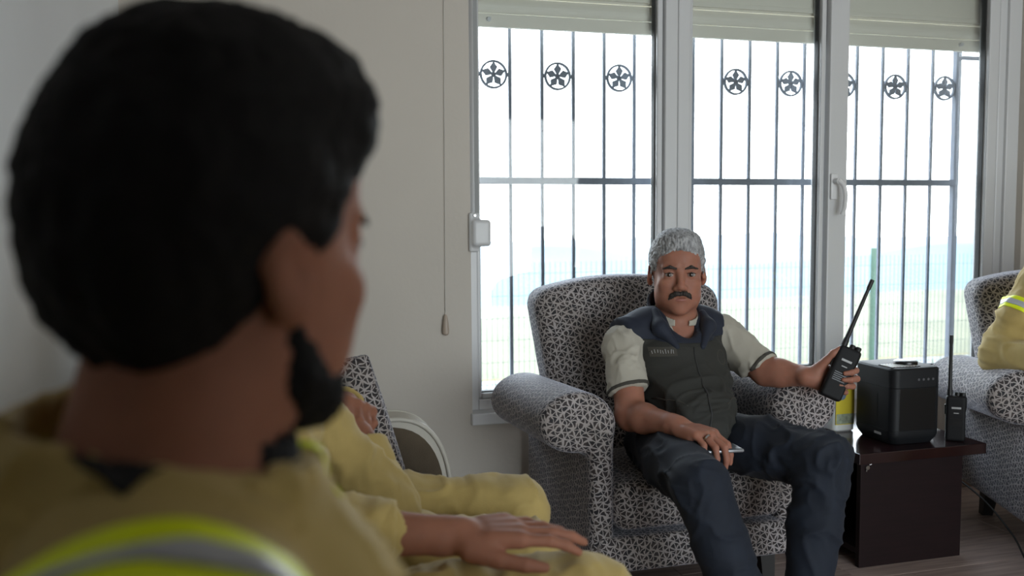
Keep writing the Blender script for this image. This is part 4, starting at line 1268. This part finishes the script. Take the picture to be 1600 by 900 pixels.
# person cut by the right edge, in the second armchair
def turned(J, c, a):
    M3 = Rz(a); out = {}
    for k_, v in J.items():
        if k_ in ('face', 'toe'): out[k_] = tuple(M3 @ np.array((*v, 0)[:3], float))
        elif isinstance(v, tuple): out[k_] = tuple(np.array((c[0], c[1], 0))+M3 @ np.array(v))
        else: out[k_] = v
    return out
p4 = khaki_person('person in khaki with reflective sleeve bands in the armchair at right edge', turned(dict(
    head=(.02, -.10, 1.07), face=(.0, -1, 0), neck=(0, -.04, .90), pel=(0, -.12, .46),
    shR=(-.235, -.08, .895), shL=(.205, -.10, .855), elR=(-.385, -.12, .665), elL=(.36, -.20, .67), wrR=(-.24, -.42, .655), wrL=(.28, -.44, .665),
    hipR=(-.09, -.18, .455), hipL=(.09, -.18, .455), knR=(-.14, -.62, .48), knL=(.14, -.62, .48), anR=(-.12, -.68, .09), anL=(.13, -.68, .09), toe=(0, -1), bandpos=.34), (2.78, 2.46), -21),
    dict(R=dict(d=(.1, -.9, -.1), n=(0, 0, 1), t=(1, 0, 0)), L=dict(d=(-.4, -.9, -.1), n=(0, 0, 1), t=(-1, 0, 0))), cloth_h=.007, seed=71)

# ------------------------------------------------------------------ young man in the foreground
def foreground_man():
    root = tag(empty('person', (-.02, .58, 0)), 'person with black hair and beard seen from behind, closest to the camera', 'person')
    hp, hs = (-.018, .613, 1.099), 1.0
    Mh = head_frame((.743, .669, .05), (.0, -.14, 1))
    neck = (-.055, .580, .945)
    f = Field()
    add_head(f, hp, Mh, hs); add_neck(f, hp, Mh, hs, neck, .058, .066)
    f.ell((-.04, .57, .80), (.10, .14, .15), k=.05)
    shR, shL = (-.05, .40, .845), (-.04, .79, .85)
    elR, elL, wrR, wrL = (.02, .30, .60), (.08, .84, .62), (.26, .44, .56), (.32, .76, .57)
    for a, b_, c in ((shR, elR, wrR), (shL, elL, wrL)):
        f.chain([neck, a], [.05, .045], k=.03); f.chain([a, b_], [.045, .04], k=.03); f.chain([b_, c], [.04, .028], k=.02)
    add_hand(f, wrR, (.9, .3, -.2), (0, 0, 1), (0, 1, 0)); add_hand(f, wrL, (.9, -.3, -.2), (0, 0, 1), (0, -1, 0))
    V, F_ = f.mesh(.0042, 2); from_vf('body', V, F_, M['skin_tan'], root)
    face_parts(root, hp, Mh, hs, M['hair_black'], M['brow'])
    hf = hair_field(hp, Mh, hs, grow=.009, top=.008, tuft=1, nape=-.070)
    hair_mesh('hair', root, hf, .004, M['hair_black'], .005, 60, 13, Mh)
    f = Field().frame(hp, Mh, hs)       # beard
    f.ell((0, -.056, -.092), (.034, .029, .019), k=.02)
    for m in (-1, 1):
        f.chain([(m*.062, .0, -.035), (m*.057, -.012, -.070), (m*.038, -.044, -.088), (0, -.068, -.094)], [.009, .015, .018, .016], k=.02)
        f.ell((m*.034, -.028, -.096), (.025, .030, .015), k=.02)
        f.chain([(m*.032, -.080, -.070), (m*.022, -.091, -.056), (0, -.096, -.052)], [.006, .006, .005], k=.008)
    V, F_ = f.mesh(.0035, 2); V = displace(V, F_, lambda P, N: (vnoise(P*260, 4)-.5)*.006); from_vf('beard', V, F_, M['hair_black'], root)
    # tee shirt seen at the throat
    f = Field(); f.cone((-.050, .60, .925), (-.046, .605, .966), .084, .076, k=.01).cone((-.050, .60, .91), (-.046, .605, 1.03), .079, .066, k=.003, op='sub')
    V, F_ = f.mesh(.004, 1); from_vf('tee_neckline', V, F_, M['tee'], root)
    # jacket
    f = Field()
    f.ell((-.03, .59, .74), (.13, .20, .17), k=.05); f.ell((-.01, .60, .60), (.16, .19, .16), k=.06)
    f.chain([(-.062, .575, .915), (-.047, .47, .878), shR], [.080, .078, .082], k=.04)
    f.chain([(-.065, .59, .915), (-.055, .72, .870), shL], [.078, .074, .080], k=.05)
    f.chain([(-.025, .605, .915), (.012, .605, .85), (.03, .605, .74)], [.064, .074, .100], k=.05)
    f.chain([shR, lerp(shR, elR, .5), elR], [.080, .070, .062], k=.03); f.chain([elR, wrR], [.060, .048], k=.02)
    f.chain([shL, lerp(shL, elL, .5), elL], [.080, .070, .062], k=.03); f.chain([elL, wrL], [.060, .048], k=.02)
    f.cone((-.05, .60, .955), (-.05, .61, 1.10), .070, .074, k=.012, op='sub')
    V, F_ = f.mesh(.006, 2); V = displace(V, F_, lambda P, N: folds(P, N, .017, 16, 31, (1, .2, .4), .45))
    from_vf('jacket', V, F_, M['khaki'], root)
    VF = (V, F_)
    top = (np.array((0, 0, .60)), (0, 0, -1))
    for c, sg, lean in ((.484, 1, .25), (.606, -1, .10)):
        n = np.array((0, -sg, -lean)); n /= np.linalg.norm(n); p = np.array((-.03, c, .94))
        half = (np.array((0, .595, 0)), (0, sg, 0))
        w = .078 if sg > 0 else .055
        top = (np.array((0, 0, .60 if sg > 0 else .938)), (0, 0, -1))
        band('reflective_tape', VF, [(p+n*w, n), (p, -n), half, top], .0014, M['neon'], root)
        band('reflective_strip', VF, [(p+n*w*.50, n), (p+n*w*.33, -n), half, top], .0030, M['silver'], root)
    # stand collar / folded hood round the neck
    f = Field()
    f.cone((-.062, .600, .915), (-.052, .612, 1.005), .112, .092, k=.01)
    f.cone((-.055, .605, .915), (-.050, .613, 1.03), .098, .082, k=.004, op='sub')
    f.box((.045, .650, .965), (.055, .036, .07), .01, rot=Rz(18), k=.012, op='sub')
    f.clip((-.071, .61, .994), (.21, -.03, .98))
    V2, F2 = f.mesh(.0045, 2); V2 = displace(V2, F2, lambda P, N: folds(P, N, .010, 28, 37, (0, 0, 1), .7))
    from_vf('collar', V2, F2, M['khaki'], root)
    # dark bird-like emblem on the back of the collar, laid onto the cloth
    Va = np.concatenate([V, V2]); Fa = np.concatenate([F_, F2+len(V)])
    bv = BVHTree.FromPolygons([tuple(v) for v in Va], [tuple(q) for q in Fa])
    c0 = EMB; eye = Vector((0, 0, 1.12)); nd = (c0-eye).normalized()
    ex = Vector((nd.y, -nd.x, 0)).normalized(); ez = ex.cross(nd)
    if ez.z < 0: ez = -ez
    outl = [(-.027, .009), (-.016, .007), (-.006, .008), (.002, .005), (.010, .003), (.020, .006), (.028, .004), (.020, -.003), (.010, -.006), (.004, -.011), (-.001, -.015), (-.006, -.011), (-.012, -.004), (-.020, .001)]
    o = B(); rings = []; nring = 7
    oc = np.array(outl); oc = np.concatenate([oc, (oc+np.roll(oc, -1, 0))/2], 1).reshape(-1, 2); mid = np.array((0, -.001))
    def lay(x, z):
        q = c0+ex*x+ez*z; h = bv.ray_cast(q-nd*.2, nd)
        return (h[0] if h[0] else q)-nd*.0012
    for k_ in range(1, nring+1): rings.append([o.bm.verts.new(lay(*(mid+(p-mid)*k_/nring))) for p in oc])
    ctr = o.bm.verts.new(lay(*mid)); m_ = len(oc)
    for i in range(m_):
        o.bm.faces.new((rings[0][i], rings[0][(i+1) % m_], ctr))
        for k_ in range(nring-1): o.bm.faces.new((rings[k_][i], rings[k_+1][i], rings[k_+1][(i+1) % m_], rings[k_][(i+1) % m_]))
    e = o.build('emblem', M['tee'], root)
    md = e.modifiers.new('thickness', 'SOLIDIFY'); md.thickness = .0012; md.offset = 0
    # trousers and shoes
    f = Field(); f.ell((.0, .58, .50), (.17, .18, .10), k=.04)
    for y in (.47, .70):
        f.chain([(.06, .58+(y-.58)*.8, .49), (.30, y, .505), (.52, y, .50)], [.092, .084, .072], k=.03); f.chain([(.52, y, .50), (.54, y, .09)], [.072, .058], k=.02)
    f.clip((0, 0, .07), (0, 0, -1))
    V, F_ = f.mesh(.010, 1); V = displace(V, F_, lambda P, N: folds(P, N, .010, 15, 33)); from_vf('trousers', V, F_, M['khaki'], root)
    for y in (.47, .70): shoe(root, (.54, y, .09), (1, 0), M['black_leg'])
EMB = Vector((-.067, .53, .988))
foreground_man()
